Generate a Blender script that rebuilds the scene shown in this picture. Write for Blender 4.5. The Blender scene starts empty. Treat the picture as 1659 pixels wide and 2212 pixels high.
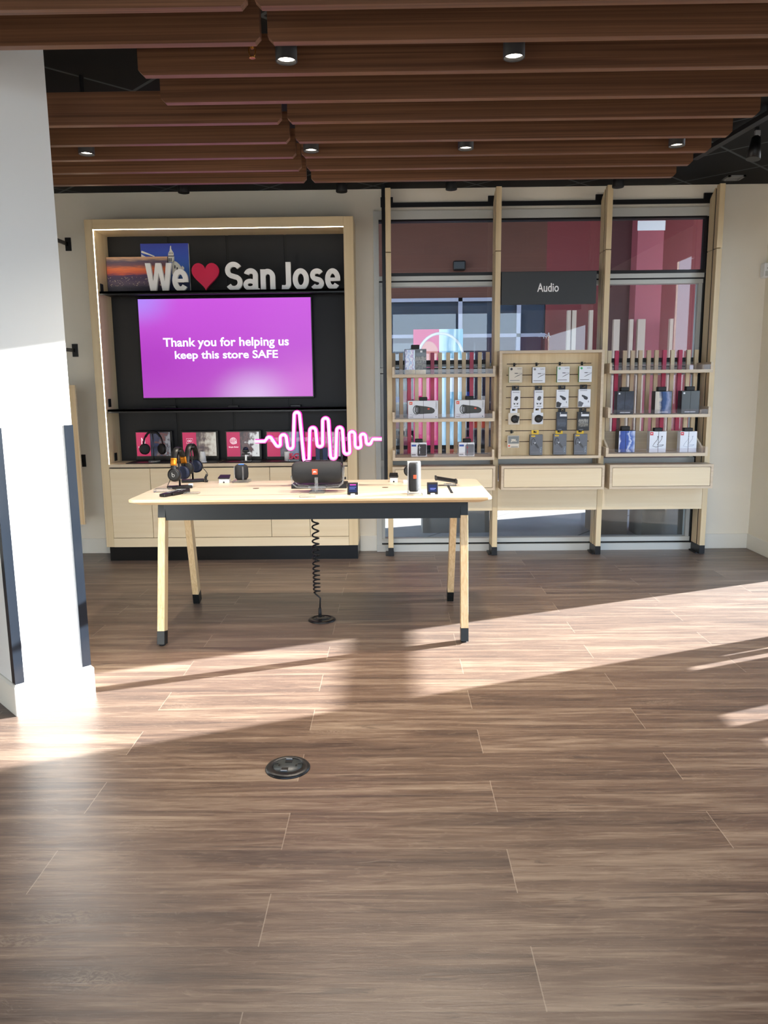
import bpy, bmesh, math, random
from mathutils import Vector, Matrix

# ---------------------------------------------------------------- camera, world, sun, exposure
SC = bpy.context.scene
COL = SC.collection
IMG_W, IMG_H, FPX = 1659.0, 2212.0, 1661.0
PITCH, ROLL, YAW, EYE = 0.1640157, 0.01060030, -0.01219675, 1.5
FWD = Vector((math.sin(YAW) * math.cos(PITCH), math.cos(YAW) * math.cos(PITCH), -math.sin(PITCH)))
_r0 = Vector((math.cos(YAW), -math.sin(YAW), 0)); _d0 = FWD.cross(_r0)
RGT = math.cos(ROLL) * _r0 + math.sin(ROLL) * _d0
DWN = -math.sin(ROLL) * _r0 + math.cos(ROLL) * _d0
cam_data = bpy.data.cameras.new('camera'); cam = bpy.data.objects.new('camera', cam_data); COL.objects.link(cam)
cam_data.sensor_fit = 'VERTICAL'; cam_data.sensor_height = 24.0; cam_data.sensor_width = 18.0
cam_data.lens = FPX / IMG_H * 24.0; cam_data.clip_start = 0.05; cam_data.clip_end = 200
m3 = Matrix((RGT, -DWN, -FWD)).transposed()
cam.matrix_world = Matrix.Translation((0, 0, EYE)) @ m3.to_4x4()
SC.camera = cam

SUN_STRENGTH, SKY_STRENGTH, EXPOSURE = 32.0, 3.6, 0.70
SUN_T = 0.222                                                      # tangent of the sun's height
SUN_DIR = Vector((-0.9252, -0.3794, -SUN_T)).normalized()
SC.view_settings.view_transform = 'Standard'; SC.view_settings.look = 'None'
SC.view_settings.gamma = 1; SC.view_settings.use_curve_mapping = False
SC.view_settings.exposure = EXPOSURE
sd = bpy.data.lights.new('sun', 'SUN'); sd.energy = SUN_STRENGTH; sd.angle = math.radians(0.6); sd.color = (1.0, 0.99, 0.975)
so = bpy.data.objects.new('sun', sd); COL.objects.link(so); so.location = (20, 12, 8)
so.rotation_euler = SUN_DIR.to_track_quat('-Z', 'Y').to_euler()
W = bpy.data.worlds.new('sky'); SC.world = W; W.use_nodes = True
nt = W.node_tree; bg = nt.nodes['Background']
tcw = nt.nodes.new('ShaderNodeTexCoord'); spw = nt.nodes.new('ShaderNodeSeparateXYZ'); nt.links.new(tcw.outputs['Generated'], spw.inputs[0])
mrw = nt.nodes.new('ShaderNodeMapRange'); mrw.inputs[1].default_value = -1; mrw.inputs[2].default_value = 1; nt.links.new(spw.outputs['Z'], mrw.inputs[0])
rpw = nt.nodes.new('ShaderNodeValToRGB'); nt.links.new(mrw.outputs[0], rpw.inputs[0]); nt.links.new(rpw.outputs[0], bg.inputs[0])
rpw.color_ramp.elements[0].position = 0.46; rpw.color_ramp.elements[0].color = (0.22, 0.22, 0.22, 1)       # street below the horizon
rpw.color_ramp.elements[1].position = 1.0; rpw.color_ramp.elements[1].color = (0.24, 0.46, 0.95, 1)
for p_, c_ in ((0.5, (0.75, 0.88, 1.0)), (0.68, (0.52, 0.72, 1.0))):
    e_ = rpw.color_ramp.elements.new(p_); e_.color = (*c_, 1)
bg.inputs[1].default_value = SKY_STRENGTH
SC.cycles.use_denoising = True
SC.cycles.max_bounces = 8; SC.cycles.transparent_max_bounces = 24
SC.cycles.sample_clamp_indirect = 8.0
def portal(name, loc, rot, sx, sy):
    d = bpy.data.lights.new(name, 'AREA'); d.shape = 'RECTANGLE'; d.size = sx; d.size_y = sy
    d.cycles.is_portal = True
    o = bpy.data.objects.new(name, d); COL.objects.link(o); o.location = loc; o.rotation_euler = rot
portal('storefront_portal', (0.0, -3.05, 1.5), (math.radians(-90), 0, 0), 5.6, 2.9)
portal('side_opening_portal', (3.26, -0.85, 1.25), (0, math.radians(90), 0), 2.4, 3.1)  # opening added out of view to bring in more light

# ---------------------------------------------------------------- helpers
def ray(x, y): return (x - IMG_W / 2) * RGT + (y - IMG_H / 2) * DWN + FPX * FWD
CAM = Vector((0, 0, EYE))
def P(x, y, Y):                 # point of the photo on the vertical plane at distance Y
    d = ray(x, y); return CAM + d * (Y / d.y)
def G(x, y, z=0.0):             # point of the photo on the horizontal plane at height z
    d = ray(x, y); return CAM + d * ((z - EYE) / d.z)

def lin(c):
    return tuple(((v / 255.0) / 12.92 if v / 255.0 <= 0.04045 else ((v / 255.0 + 0.055) / 1.055) ** 2.4) for v in c)
MATS = {}
def base_mat(name):
    m = bpy.data.materials.new(name); m.use_nodes = True
    return m, m.node_tree, m.node_tree.nodes['Principled BSDF']
def mat(name, rgb, rough=0.5, metal=0.0, spec=0.5, emit=None, es=0.0, var=0.0, scale=12.0, bump=0.0, coat=0.0):
    if name in MATS: return MATS[name]
    m, t, b = base_mat(name); c = lin(rgb)
    b.inputs['Base Color'].default_value = (*c, 1); b.inputs['Roughness'].default_value = rough
    b.inputs['Metallic'].default_value = metal; b.inputs['Specular IOR Level'].default_value = spec
    b.inputs['Coat Weight'].default_value = coat
    if emit: b.inputs['Emission Color'].default_value = (*lin(emit), 1); b.inputs['Emission Strength'].default_value = es
    if var or bump:
        tc = t.nodes.new('ShaderNodeTexCoord'); n = t.nodes.new('ShaderNodeTexNoise'); n.inputs['Scale'].default_value = scale
        n.inputs['Detail'].default_value = 4
        t.links.new(tc.outputs['Object'], n.inputs['Vector'])
        if var:
            r = t.nodes.new('ShaderNodeValToRGB')
            r.color_ramp.elements[0].position = 0.3; r.color_ramp.elements[1].position = 0.7
            r.color_ramp.elements[0].color = (*[v * (1 - var) for v in c], 1); r.color_ramp.elements[1].color = (*[min(1, v * (1 + var)) for v in c], 1)
            t.links.new(n.outputs['Fac'], r.inputs[0]); t.links.new(r.outputs[0], b.inputs['Base Color'])
        if bump:
            bp = t.nodes.new('ShaderNodeBump'); bp.inputs['Strength'].default_value = bump; bp.inputs['Distance'].default_value = 0.002
            t.links.new(n.outputs['Fac'], bp.inputs['Height']); t.links.new(bp.outputs[0], b.inputs['Normal'])
    MATS[name] = m; return m
def wood(name, c1, c2, axis='X', stretch=14.0, fine=9.0, rough=0.42, layers=0.0, spec=0.35):
    m, t, b = base_mat(name)
    tc = t.nodes.new('ShaderNodeTexCoord'); mp = t.nodes.new('ShaderNodeMapping')
    s = [fine * stretch / 4] * 3; s['XYZ'.index(axis)] = fine / stretch
    mp.inputs['Scale'].default_value = s
    oi = t.nodes.new('ShaderNodeObjectInfo'); vm = t.nodes.new('ShaderNodeVectorMath'); vm.operation = 'MULTIPLY_ADD'
    t.links.new(tc.outputs['Object'], vm.inputs[0]); vm.inputs[1].default_value = (1, 1, 1)
    mul = t.nodes.new('ShaderNodeMath'); mul.operation = 'MULTIPLY'; mul.inputs[1].default_value = 7.0
    t.links.new(oi.outputs['Random'], mul.inputs[0]); t.links.new(mul.outputs[0], vm.inputs[2])
    t.links.new(vm.outputs[0], mp.inputs['Vector'])
    n = t.nodes.new('ShaderNodeTexNoise'); n.inputs['Scale'].default_value = 1.0; n.inputs['Detail'].default_value = 6; n.inputs['Distortion'].default_value = 0.8
    t.links.new(mp.outputs[0], n.inputs['Vector'])
    r = t.nodes.new('ShaderNodeValToRGB')
    r.color_ramp.elements[0].position = 0.32; r.color_ramp.elements[1].position = 0.68
    r.color_ramp.elements[0].color = (*lin(c1), 1); r.color_ramp.elements[1].color = (*lin(c2), 1)
    t.links.new(n.outputs['Fac'], r.inputs[0])
    out = r.outputs[0]
    if layers:                                                     # plywood edge: dark and light plies in height
        sx = t.nodes.new('ShaderNodeSeparateXYZ'); t.links.new(tc.outputs['Object'], sx.inputs[0])
        sn = t.nodes.new('ShaderNodeMath'); sn.operation = 'MULTIPLY'; sn.inputs[1].default_value = layers
        t.links.new(sx.outputs['Z'], sn.inputs[0])
        si = t.nodes.new('ShaderNodeMath'); si.operation = 'SINE'; t.links.new(sn.outputs[0], si.inputs[0])
        mr = t.nodes.new('ShaderNodeMapRange'); mr.inputs[1].default_value = 0.2; mr.inputs[2].default_value = 1.0; mr.inputs[3].default_value = 0; mr.inputs[4].default_value = 0.55
        t.links.new(si.outputs[0], mr.inputs[0])
        mx = t.nodes.new('ShaderNodeMix'); mx.data_type = 'RGBA'; t.links.new(mr.outputs[0], mx.inputs['Factor'])
        t.links.new(out, mx.inputs[6]); mx.inputs[7].default_value = (*lin((150, 108, 66)), 1); out = mx.outputs[2]
    t.links.new(out, b.inputs['Base Color'])
    b.inputs['Roughness'].default_value = rough; b.inputs['Specular IOR Level'].default_value = spec
    MATS[name] = m; return m
def glass(name, tint=(1, 1, 1), ior=1.45, rough=0.0, cloud=0.0):
    m = bpy.data.materials.new(name); m.use_nodes = True; t = m.node_tree; t.nodes.clear()
    o = t.nodes.new('ShaderNodeOutputMaterial'); tr = t.nodes.new('ShaderNodeBsdfTransparent'); tr.inputs[0].default_value = (*tint, 1)
    g = t.nodes.new('ShaderNodeBsdfGlossy'); g.inputs['Roughness'].default_value = rough
    f = t.nodes.new('ShaderNodeFresnel'); f.inputs[0].default_value = ior
    mx = t.nodes.new('ShaderNodeMixShader'); t.links.new(f.outputs[0], mx.inputs[0]); t.links.new(tr.outputs[0], mx.inputs[1]); t.links.new(g.outputs[0], mx.inputs[2])
    last = mx
    if cloud:
        df = t.nodes.new('ShaderNodeBsdfDiffuse'); df.inputs[0].default_value = (0.85, 0.87, 0.9, 1)
        m2 = t.nodes.new('ShaderNodeMixShader'); m2.inputs[0].default_value = cloud
        t.links.new(mx.outputs[0], m2.inputs[1]); t.links.new(df.outputs[0], m2.inputs[2]); last = m2
    t.links.new(last.outputs[0], o.inputs[0]); MATS[name] = m; return m
def picture(name, stops, axis='Z', noise=3.0, warp=0.15, stretch=(1, 1, 1), rough=0.5, es=0.0):
    """a printed picture: a ramp of colours along one axis, warped by noise (generated 0..1 coordinates)"""
    m, t, b = base_mat(name)
    tc = t.nodes.new('ShaderNodeTexCoord'); mp = t.nodes.new('ShaderNodeMapping'); mp.inputs['Scale'].default_value = stretch
    t.links.new(tc.outputs['Generated'], mp.inputs['Vector'])
    n = t.nodes.new('ShaderNodeTexNoise'); n.inputs['Scale'].default_value = noise; n.inputs['Detail'].default_value = 5
    t.links.new(mp.outputs[0], n.inputs['Vector'])
    sx = t.nodes.new('ShaderNodeSeparateXYZ'); t.links.new(tc.outputs['Generated'], sx.inputs[0])
    a = t.nodes.new('ShaderNodeMath'); a.operation = 'MULTIPLY_ADD'; a.inputs[1].default_value = warp
    sub = t.nodes.new('ShaderNodeMath'); sub.operation = 'SUBTRACT'; sub.inputs[1].default_value = 0.5
    t.links.new(n.outputs['Fac'], sub.inputs[0]); t.links.new(sub.outputs[0], a.inputs[0]); t.links.new(sx.outputs[axis], a.inputs[2])
    r = t.nodes.new('ShaderNodeValToRGB'); cr = r.color_ramp
    while len(cr.elements) < len(stops): cr.elements.new(0.5)
    for e, (p, c) in zip(cr.elements, stops): e.position = p; e.color = (*lin(c), 1)
    t.links.new(a.outputs[0], r.inputs[0])
    if es:
        b.inputs['Base Color'].default_value = (0.02, 0.02, 0.02, 1)
        t.links.new(r.outputs[0], b.inputs['Emission Color']); b.inputs['Emission Strength'].default_value = es
    else: t.links.new(r.outputs[0], b.inputs['Base Color'])
    b.inputs['Roughness'].default_value = rough
    MATS[name] = m; return m

def origin_of(o):
    v = Vector((0, 0, 0))
    while o is not None: v = v + o.location; o = o.parent
    return v
class MB:
    """collects shapes in world coordinates; build() links them as ONE mesh object"""
    def __init__(s): s.bm = bmesh.new(); s.mats = []; s.cur = 0
    def m(s, material):
        if material not in s.mats: s.mats.append(material)
        s.cur = s.mats.index(material); return s
    def _f(s, vs, smooth=False):
        try: f = s.bm.faces.new(vs)
        except ValueError: return None
        f.material_index = s.cur; f.smooth = smooth; return f
    def hexa(s, p, bevel=0.0, seg=2):
        v = [s.bm.verts.new(q) for q in p]
        fs = [s._f([v[i] for i in q]) for q in ((3, 2, 1, 0), (4, 5, 6, 7), (0, 1, 5, 4), (1, 2, 6, 5), (2, 3, 7, 6), (3, 0, 4, 7))]
        if bevel:
            es = list({e for f in fs for e in f.edges})
            r = bmesh.ops.bevel(s.bm, geom=es, offset=bevel, segments=seg, affect='EDGES', profile=0.5, clamp_overlap=True)
            for f in r['faces']: f.material_index = s.cur
        return s
    def box(s, x0, x1, y0, y1, z0, z1, bevel=0.0, seg=2):
        if x0 > x1: x0, x1 = x1, x0
        if y0 > y1: y0, y1 = y1, y0
        if z0 > z1: z0, z1 = z1, z0
        return s.hexa([(x0, y0, z0), (x1, y0, z0), (x1, y1, z0), (x0, y1, z0), (x0, y0, z1), (x1, y0, z1), (x1, y1, z1), (x0, y1, z1)], bevel, seg)
    def bar(s, a, b, w, d, up=(0, 1, 0), bevel=0.0):
        a = Vector(a); b = Vector(b); t = (b - a).normalized(); u = Vector(up); x = u.cross(t).normalized(); y = t.cross(x)
        q = [(-w / 2, -d / 2), (w / 2, -d / 2), (w / 2, d / 2), (-w / 2, d / 2)]
        return s.hexa([a + x * i + y * j for i, j in q] + [b + x * i + y * j for i, j in q], bevel)
    def cyl(s, a, b, r0, r1=None, n=24, caps=True, smooth=True):
        a = Vector(a); b = Vector(b); r1 = r0 if r1 is None else r1
        t = (b - a).normalized(); u = Vector((0, 0, 1)) if abs(t.z) < 0.9 else Vector((1, 0, 0)); x = u.cross(t).normalized(); y = t.cross(x)
        A = [s.bm.verts.new(a + r0 * (math.cos(i * 2 * math.pi / n) * x + math.sin(i * 2 * math.pi / n) * y)) for i in range(n)]
        B = [s.bm.verts.new(b + r1 * (math.cos(i * 2 * math.pi / n) * x + math.sin(i * 2 * math.pi / n) * y)) for i in range(n)]
        for i in range(n): s._f([A[i], A[(i + 1) % n], B[(i + 1) % n], B[i]], smooth)
        if caps: s._f(A[::-1]); s._f(B)
        return s
    def tube(s, pts, r, n=8, closed=False, flat=None):
        pts = [Vector(p) for p in pts]; rings = []; k = len(pts)
        px = None
        for i, p in enumerate(pts):
            t = ((pts[(i + 1) % k] - pts[i - 1]) if closed else (pts[min(i + 1, k - 1)] - pts[max(i - 1, 0)])).normalized()
            if px is None:
                u = Vector((0, 1, 0)) if abs(t.y) < 0.9 else Vector((1, 0, 0)); px = u.cross(t).normalized()
            x = (px - t * px.dot(t)).normalized(); px = x; y = t.cross(x)
            ra, rb = (r, r) if flat is None else (flat[0], flat[1])
            rings.append([s.bm.verts.new(p + math.cos(j * 2 * math.pi / n) * x * ra + math.sin(j * 2 * math.pi / n) * y * rb) for j in range(n)])
        for i in range(k if closed else k - 1):
            A, B = rings[i], rings[(i + 1) % k]
            for j in range(n): s._f([A[j], A[(j + 1) % n], B[(j + 1) % n], B[j]], True)
        if not closed: s._f(rings[0][::-1]); s._f(rings[-1])
        return s
    def lathe(s, prof, c, n=32, axis='Z', smooth=True, caps=True):
        c = Vector(c); rings = []
        for r, h in prof:
            ring = []
            for i in range(n):
                a = i * 2 * math.pi / n; u, v = r * math.cos(a), r * math.sin(a)
                q = {'Z': (u, v, h), 'Y': (u, h, -v), 'X': (h, u, v)}[axis]
                ring.append(s.bm.verts.new(c + Vector(q)))
            rings.append(ring)
        for A, B in zip(rings, rings[1:]):
            for i in range(n): s._f([A[i], A[(i + 1) % n], B[(i + 1) % n], B[i]], smooth)
        if caps: s._f(rings[0][::-1]); s._f(rings[-1])
        return s
    def ribbon(s, path, w, y0, y1, closed=False):
        """flat stroke of width w along an (x, z) path, extruded from y0 to y1"""
        k = len(path); L = []; R = []
        for i in range(k):
            a = Vector(path[i - 1] if (closed or i) else path[0]); c = Vector(path[(i + 1) % k] if (closed or i < k - 1) else path[-1])
            t = (c - a).normalized(); n = Vector((-t.y, t.x)); p = Vector(path[i]); wi = w[i] if isinstance(w, list) else w
            L.append(p + n * wi / 2); R.append(p - n * wi / 2)
        V4 = [[s.bm.verts.new((q.x, y, q.y)) for q in A] for A in (L, R) for y in (y0, y1)]
        l0, l1, r0, r1 = V4; m = k if closed else k - 1
        for i in range(m):
            j = (i + 1) % k
            for q in ((l0[i], l0[j], r0[j], r0[i]), (l1[i], r1[i], r1[j], l1[j]), (l0[i], l1[i], l1[j], l0[j]), (r0[i], r0[j], r1[j], r1[i])): s._f(list(q))
        if not closed: s._f([l0[0], r0[0], r1[0], l1[0]]); s._f([l0[-1], l1[-1], r1[-1], r0[-1]])
        return s
    def prism(s, poly, y0, y1):
        """polygon of (x, z) extruded from y0 to y1"""
        A = [s.bm.verts.new((x, y0, z)) for x, z in poly]; B = [s.bm.verts.new((x, y1, z)) for x, z in poly]
        s._f(A); s._f(B[::-1]); k = len(poly)
        for i in range(k): s._f([A[i], B[i], B[(i + 1) % k], A[(i + 1) % k]])
        return s
    def prism_z(s, poly, z0, z1, poly1=None):
        poly1 = poly1 or poly
        A = [s.bm.verts.new((x, y, z0)) for x, y in poly]; B = [s.bm.verts.new((x, y, z1)) for x, y in poly1]
        s._f(A[::-1]); s._f(B); k = len(poly)
        for i in range(k): s._f([A[i], A[(i + 1) % k], B[(i + 1) % k], B[i]])
        return s
    def text(s, body, x0, x1, z0, z1, y, depth=0.002, bold=0.0, mirror=False, rot=0):
        """lettering fitted into a rectangle of the plane y, facing -y; rot 90 turns it to read downwards"""
        cu = bpy.data.curves.new('t', 'FONT'); cu.body = body; cu.size = 1; cu.extrude = 0.5; cu.offset = bold; cu.resolution_u = 5
        ob = bpy.data.objects.new('t', cu); COL.objects.link(ob)
        dg = bpy.context.evaluated_depsgraph_get(); dg.update()
        me = bpy.data.meshes.new_from_object(ob.evaluated_get(dg))
        bpy.data.objects.remove(ob); bpy.data.curves.remove(cu)
        co = [(v.co.x, v.co.y, v.co.z) for v in me.vertices]
        if rot == 90: co = [(b, -a, c) for a, b, c in co]
        if mirror: co = [(-a, b, c) for a, b, c in co]
        lo = [min(c[i] for c in co) for i in range(2)]; hi = [max(c[i] for c in co) for i in range(2)]
        vs = [s.bm.verts.new((x0 + (a - lo[0]) / (hi[0] - lo[0]) * (x1 - x0), y - depth * (c + 0.5), z0 + (b - lo[1]) / (hi[1] - lo[1]) * (z1 - z0))) for a, b, c in co]
        for p in me.polygons: s._f([vs[i] for i in p.vertices])
        bpy.data.meshes.remove(me); return s
    def turn(s, c, ang, axis='Z', start=0):
        s.bm.verts.ensure_lookup_table()
        bmesh.ops.rotate(s.bm, cent=Vector(c), matrix=Matrix.Rotation(ang, 3, axis), verts=s.bm.verts[start:]); return s
    def build(s, name, material=None, parent=None, loc=None):
        if material is not None and not s.mats: s.mats.append(material)
        bmesh.ops.recalc_face_normals(s.bm, faces=s.bm.faces[:])
        o0 = origin_of(parent) if parent is not None else Vector(loc if loc is not None else (0, 0, 0))
        if parent is None and loc is None and s.bm.verts:
            xs = [v.co for v in s.bm.verts]
            o0 = Vector(((min(c.x for c in xs) + max(c.x for c in xs)) / 2, (min(c.y for c in xs) + max(c.y for c in xs)) / 2, min(c.z for c in xs)))
        for v in s.bm.verts: v.co -= o0
        me = bpy.data.meshes.new(name); s.bm.to_mesh(me); s.bm.free()
        for x in s.mats: me.materials.append(x)
        o = bpy.data.objects.new(name, me); COL.objects.link(o)
        if parent is not None: o.parent = parent
        else: o.location = o0
        return o
def tag(o, label, cat, group=None):
    o['label'] = label; o['category'] = cat
    if group: o['group'] = group
    return o
def thing(name, loc, label, cat, group=None, rz=0.0):
    o = bpy.data.objects.new(name, None); COL.objects.link(o); o.empty_display_size = 0.05
    o.location = loc; o.rotation_euler = (0, 0, rz); return tag(o, label, cat, group)
def struct(o): o['kind'] = 'structure'; return o
def bx(name, m, parent, *a, bevel=0.0): return MB().m(m).box(*a, bevel=bevel).build(name, None, parent)
def copy_tree(o, parent=None):
    c = o.copy(); COL.objects.link(c)
    if parent is not None: c.parent = parent
    for ch in o.children: copy_tree(ch, c)
    return c
def rect(x0, y0, x1, y1, Y):        # photo rectangle (left, top, right, bottom) on plane Y -> x0, x1, z0, z1
    a = P(x0, (y0 + y1) / 2, Y).x; b = P(x1, (y0 + y1) / 2, Y).x; xm = (x0 + x1) / 2
    return a, b, P(xm, y1, Y).z, P(xm, y0, Y).z

# ---------------------------------------------------------------- materials
white_wall = mat('white_wall_paint', (234, 227, 211), 0.55, var=0.02, scale=3)
column_paint = mat('column_paint', (226, 228, 226), 0.5)
base_paint = mat('baseboard_paint', (228, 225, 214), 0.4)
ceiling_m = None
birch = wood('birch_ply', (210, 188, 148), (221, 202, 165), 'Z', 12, 7)
birch_x = wood('birch_ply_across', (210, 188, 148), (221, 202, 165), 'X', 12, 7)
birch_pale = wood('pale_birch_laminate', (226, 207, 172), (233, 217, 186), 'X', 12, 6)
ply_edge = wood('plywood_edge', (198, 180, 154), (214, 198, 172), 'X', 16, 10)
table_edge = wood('table_ply_edge', (212, 184, 142), (226, 202, 162), 'X', 20, 10, layers=900.0)
table_top_m = wood('table_laminate', (196, 181, 158), (206, 193, 172), 'X', 14, 8, rough=0.35)
leg_wood = wood('ply_leg', (206, 174, 128), (228, 202, 160), 'Z', 22, 16)
walnut = wood('walnut', (90, 60, 42), (130, 92, 66), 'X', 24, 13, rough=0.4)
taupe_slat = wood('taupe_slat', (196, 168, 134), (208, 184, 152), 'Z', 14, 8)
pale_slat = wood('pale_slat', (216, 194, 156), (226, 206, 170), 'Z', 14, 8)
magenta = mat('magenta_paint', (186, 26, 74), 0.4)
black = mat('black_metal', (15, 15, 17), 0.38, spec=0.4)
black_matte = mat('black_matte', (20, 20, 22), 0.6)
black_gloss = mat('black_gloss', (8, 9, 11), 0.3, spec=0.3)
guard_m = mat('dark_guard', (26, 32, 40), 0.12, spec=0.8)
panel_black = mat('charcoal_panel', (17, 18, 21), 0.5, spec=0.3)
seam_black = mat('seam_black', (5, 5, 6), 0.5, spec=0.3)
charcoal = mat('charcoal_sign', (52, 55, 57), 0.5)
rail_m = mat('table_rail_metal', (20, 24, 25), 0.45, spec=0.35)
alu = mat('window_aluminium', (192, 194, 190), 0.45, metal=0.15)
white_letter = mat('white_letter', (250, 250, 248), 0.45)
white_card = mat('white_card', (228, 232, 238), 0.4)
cream_card = mat('cream_card', (214, 206, 190), 0.45)
print_dark = mat('print_dark', (46, 48, 54), 0.5)
print_grey = mat('print_grey', (128, 130, 134), 0.5)
print_orange = mat('print_orange', (232, 84, 44), 0.45)
print_red = mat('print_red', (206, 40, 52), 0.45)
print_yellow = mat('print_yellow', (232, 192, 40), 0.45)
print_green = mat('print_green', (26, 146, 72), 0.45)
print_blue = mat('print_blue', (34, 74, 160), 0.45)
card_grey = mat('card_grey', (100, 104, 112), 0.45, var=0.08, scale=20)
card_dark = mat('card_dark', (40, 42, 46), 0.3, coat=0.5)
card_black = mat('card_black', (22, 24, 28), 0.35)
silver = mat('silver_plastic', (190, 192, 194), 0.3, metal=0.6)
steel = mat('steel_pole', (70, 66, 66), 0.25, metal=0.8)
copper = mat('copper_band', (205, 130, 36), 0.3, metal=0.7)
brass = mat('brass', (190, 138, 62), 0.25, metal=0.9)
blue_pad = mat('blue_cushion', (16, 30, 60), 0.5)
fabric = mat('speaker_fabric', (30, 32, 36), 0.8, var=0.15, scale=400, bump=0.4)
white_plastic = mat('white_plastic', (232, 234, 236), 0.35)
acrylic = glass('clear_acrylic', (0.93, 0.95, 0.96), 1.5, 0.02, cloud=0.08)
acrylic_front = glass('acrylic_lip', (0.97, 0.95, 0.96), 1.32, 0.02, cloud=0.025)
pane_m = glass('window_pane', (0.90, 0.92, 0.92), 1.52)
shop_glass = glass('shop_glass', (0.75, 0.8, 0.85), 1.5)
led_m = mat('led_strip', (255, 250, 235), 0.4, emit=(255, 244, 224), es=11.0)
lamp_m = mat('lamp_disc', (255, 250, 240), 0.4, emit=(255, 240, 218), es=14.0)
neon_m = mat('neon_pink', (255, 150, 230), 0.4, emit=(255, 128, 224), es=1.25)
neon_edge = mat('neon_channel', (170, 20, 120), 0.35, emit=(224, 16, 160), es=0.5)
text_glow = mat('screen_lettering', (230, 235, 255), 0.4, emit=(222, 236, 255), es=0.7)

# floor: vinyl planks in courses along x, staggered by half a plank
def floor_material():
    m, t, b = base_mat('vinyl_plank_floor'); N = t.nodes.new; L = t.links.new
    def M(op, a=None, c=None):
        n = N('ShaderNodeMath'); n.operation = op
        for i, v in enumerate((a, c)):
            if v is None: continue
            if isinstance(v, (int, float)): n.inputs[i].default_value = v
            else: L(v, n.inputs[i])
        return n.outputs[0]
    tc = N('ShaderNodeTexCoord'); sp = N('ShaderNodeSeparateXYZ'); L(tc.outputs['Object'], sp.inputs[0])
    PW, PL = 0.2203, 1.474
    yy = M('DIVIDE', M('SUBTRACT', sp.outputs['Y'], 2.5218 - 100 * PW), PW)
    row = M('FLOOR', yy); fy = M('SUBTRACT', yy, row)
    odd = M('MODULO', row, 2.0)
    xx = M('DIVIDE', M('ADD', M('SUBTRACT', sp.outputs['X'], 0.361 - 20 * PL), M('MULTIPLY', odd, PL / 2)), PL)
    colm = M('FLOOR', xx); fx = M('SUBTRACT', xx, colm)
    cid = N('ShaderNodeCombineXYZ'); L(row, cid.inputs[0]); L(colm, cid.inputs[1])
    wn = N('ShaderNodeTexWhiteNoise'); wn.noise_dimensions = '2D'; L(cid.outputs[0], wn.inputs['Vector'])
    off = N('ShaderNodeVectorMath'); off.operation = 'MULTIPLY_ADD'; L(wn.outputs['Color'], off.inputs[0]); off.inputs[1].default_value = (9, 9, 9); L(tc.outputs['Object'], off.inputs[2])
    def noise(sx, sy, det, dist, lo, hi):
        mp = N('ShaderNodeMapping'); mp.inputs['Scale'].default_value = (sx, sy, 1); L(off.outputs[0], mp.inputs['Vector'])
        n = N('ShaderNodeTexNoise'); n.inputs['Scale'].default_value = 1; n.inputs['Detail'].default_value = det; n.inputs['Distortion'].default_value = dist
        n.inputs['Roughness'].default_value = 0.62
        L(mp.outputs[0], n.inputs['Vector'])
        r = N('ShaderNodeMapRange'); r.inputs[1].default_value = lo; r.inputs[2].default_value = hi; L(n.outputs['Fac'], r.inputs[0]); return r.outputs[0]
    broad = noise(0.75, 13, 4, 1.0, 0.32, 0.68)
    grain = noise(5, 75, 8, 1.2, 0.3, 0.72)
    mid = noise(2.2, 34, 6, 1.6, 0.32, 0.7)
    fleck = noise(9, 26, 6, 2.5, 0.56, 0.72)
    crack = noise(1.6, 20, 5, 2.0, 0.62, 0.68)
    mixv = M('ADD', M('ADD', M('MULTIPLY', broad, 0.62), M('MULTIPLY', grain, 0.30)), M('MULTIPLY', mid, 0.22))
    mixv = M('SUBTRACT', mixv, 0.07)
    mixv = M('ADD', mixv, M('MULTIPLY', M('SUBTRACT', wn.outputs['Value'], 0.5), 0.16))
    r = N('ShaderNodeValToRGB'); L(mixv, r.inputs[0]); cr = r.color_ramp
    cr.elements[0].position = 0.1; cr.elements[0].color = (*lin((62, 45, 35)), 1)
    cr.elements[1].position = 0.95; cr.elements[1].color = (*lin((141, 122, 103)), 1)
    e = cr.elements.new(0.5); e.color = (*lin((97, 76, 61)), 1)
    m1 = N('ShaderNodeMix'); m1.data_type = 'RGBA'; L(M('MULTIPLY', fleck, 0.18), m1.inputs['Factor']); L(r.outputs[0], m1.inputs[6]); m1.inputs[7].default_value = (*lin((160, 140, 120)), 1)
    kn = N('ShaderNodeMapping'); kn.inputs['Scale'].default_value = (1.5, 4.6, 1); L(off.outputs[0], kn.inputs['Vector'])
    vo = N('ShaderNodeTexVoronoi'); vo.inputs['Scale'].default_value = 1; L(kn.outputs[0], vo.inputs['Vector'])
    vc = N('ShaderNodeSeparateColor'); L(vo.outputs['Color'], vc.inputs[0])
    kr = N('ShaderNodeMapRange'); kr.inputs[1].default_value = 0.05; kr.inputs[2].default_value = 0.26; kr.inputs[3].default_value = 1; kr.inputs[4].default_value = 0; L(vo.outputs['Distance'], kr.inputs[0])
    swirl = noise(22, 46, 5, 3.5, 0.42, 0.6)
    knot = M('MULTIPLY', M('MULTIPLY', kr.outputs[0], M('LESS_THAN', vc.outputs[0], 0.4)), swirl)
    mk = N('ShaderNodeMix'); mk.data_type = 'RGBA'; L(M('MULTIPLY', knot, 0.4), mk.inputs['Factor']); L(m1.outputs[2], mk.inputs[6]); mk.inputs[7].default_value = (*lin((160, 142, 122)), 1)
    m1 = mk
    m2 = N('ShaderNodeMix'); m2.data_type = 'RGBA'; L(M('MULTIPLY', crack, 0.6), m2.inputs['Factor']); L(m1.outputs[2], m2.inputs[6]); m2.inputs[7].default_value = (*lin((54, 40, 32)), 1)
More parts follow.
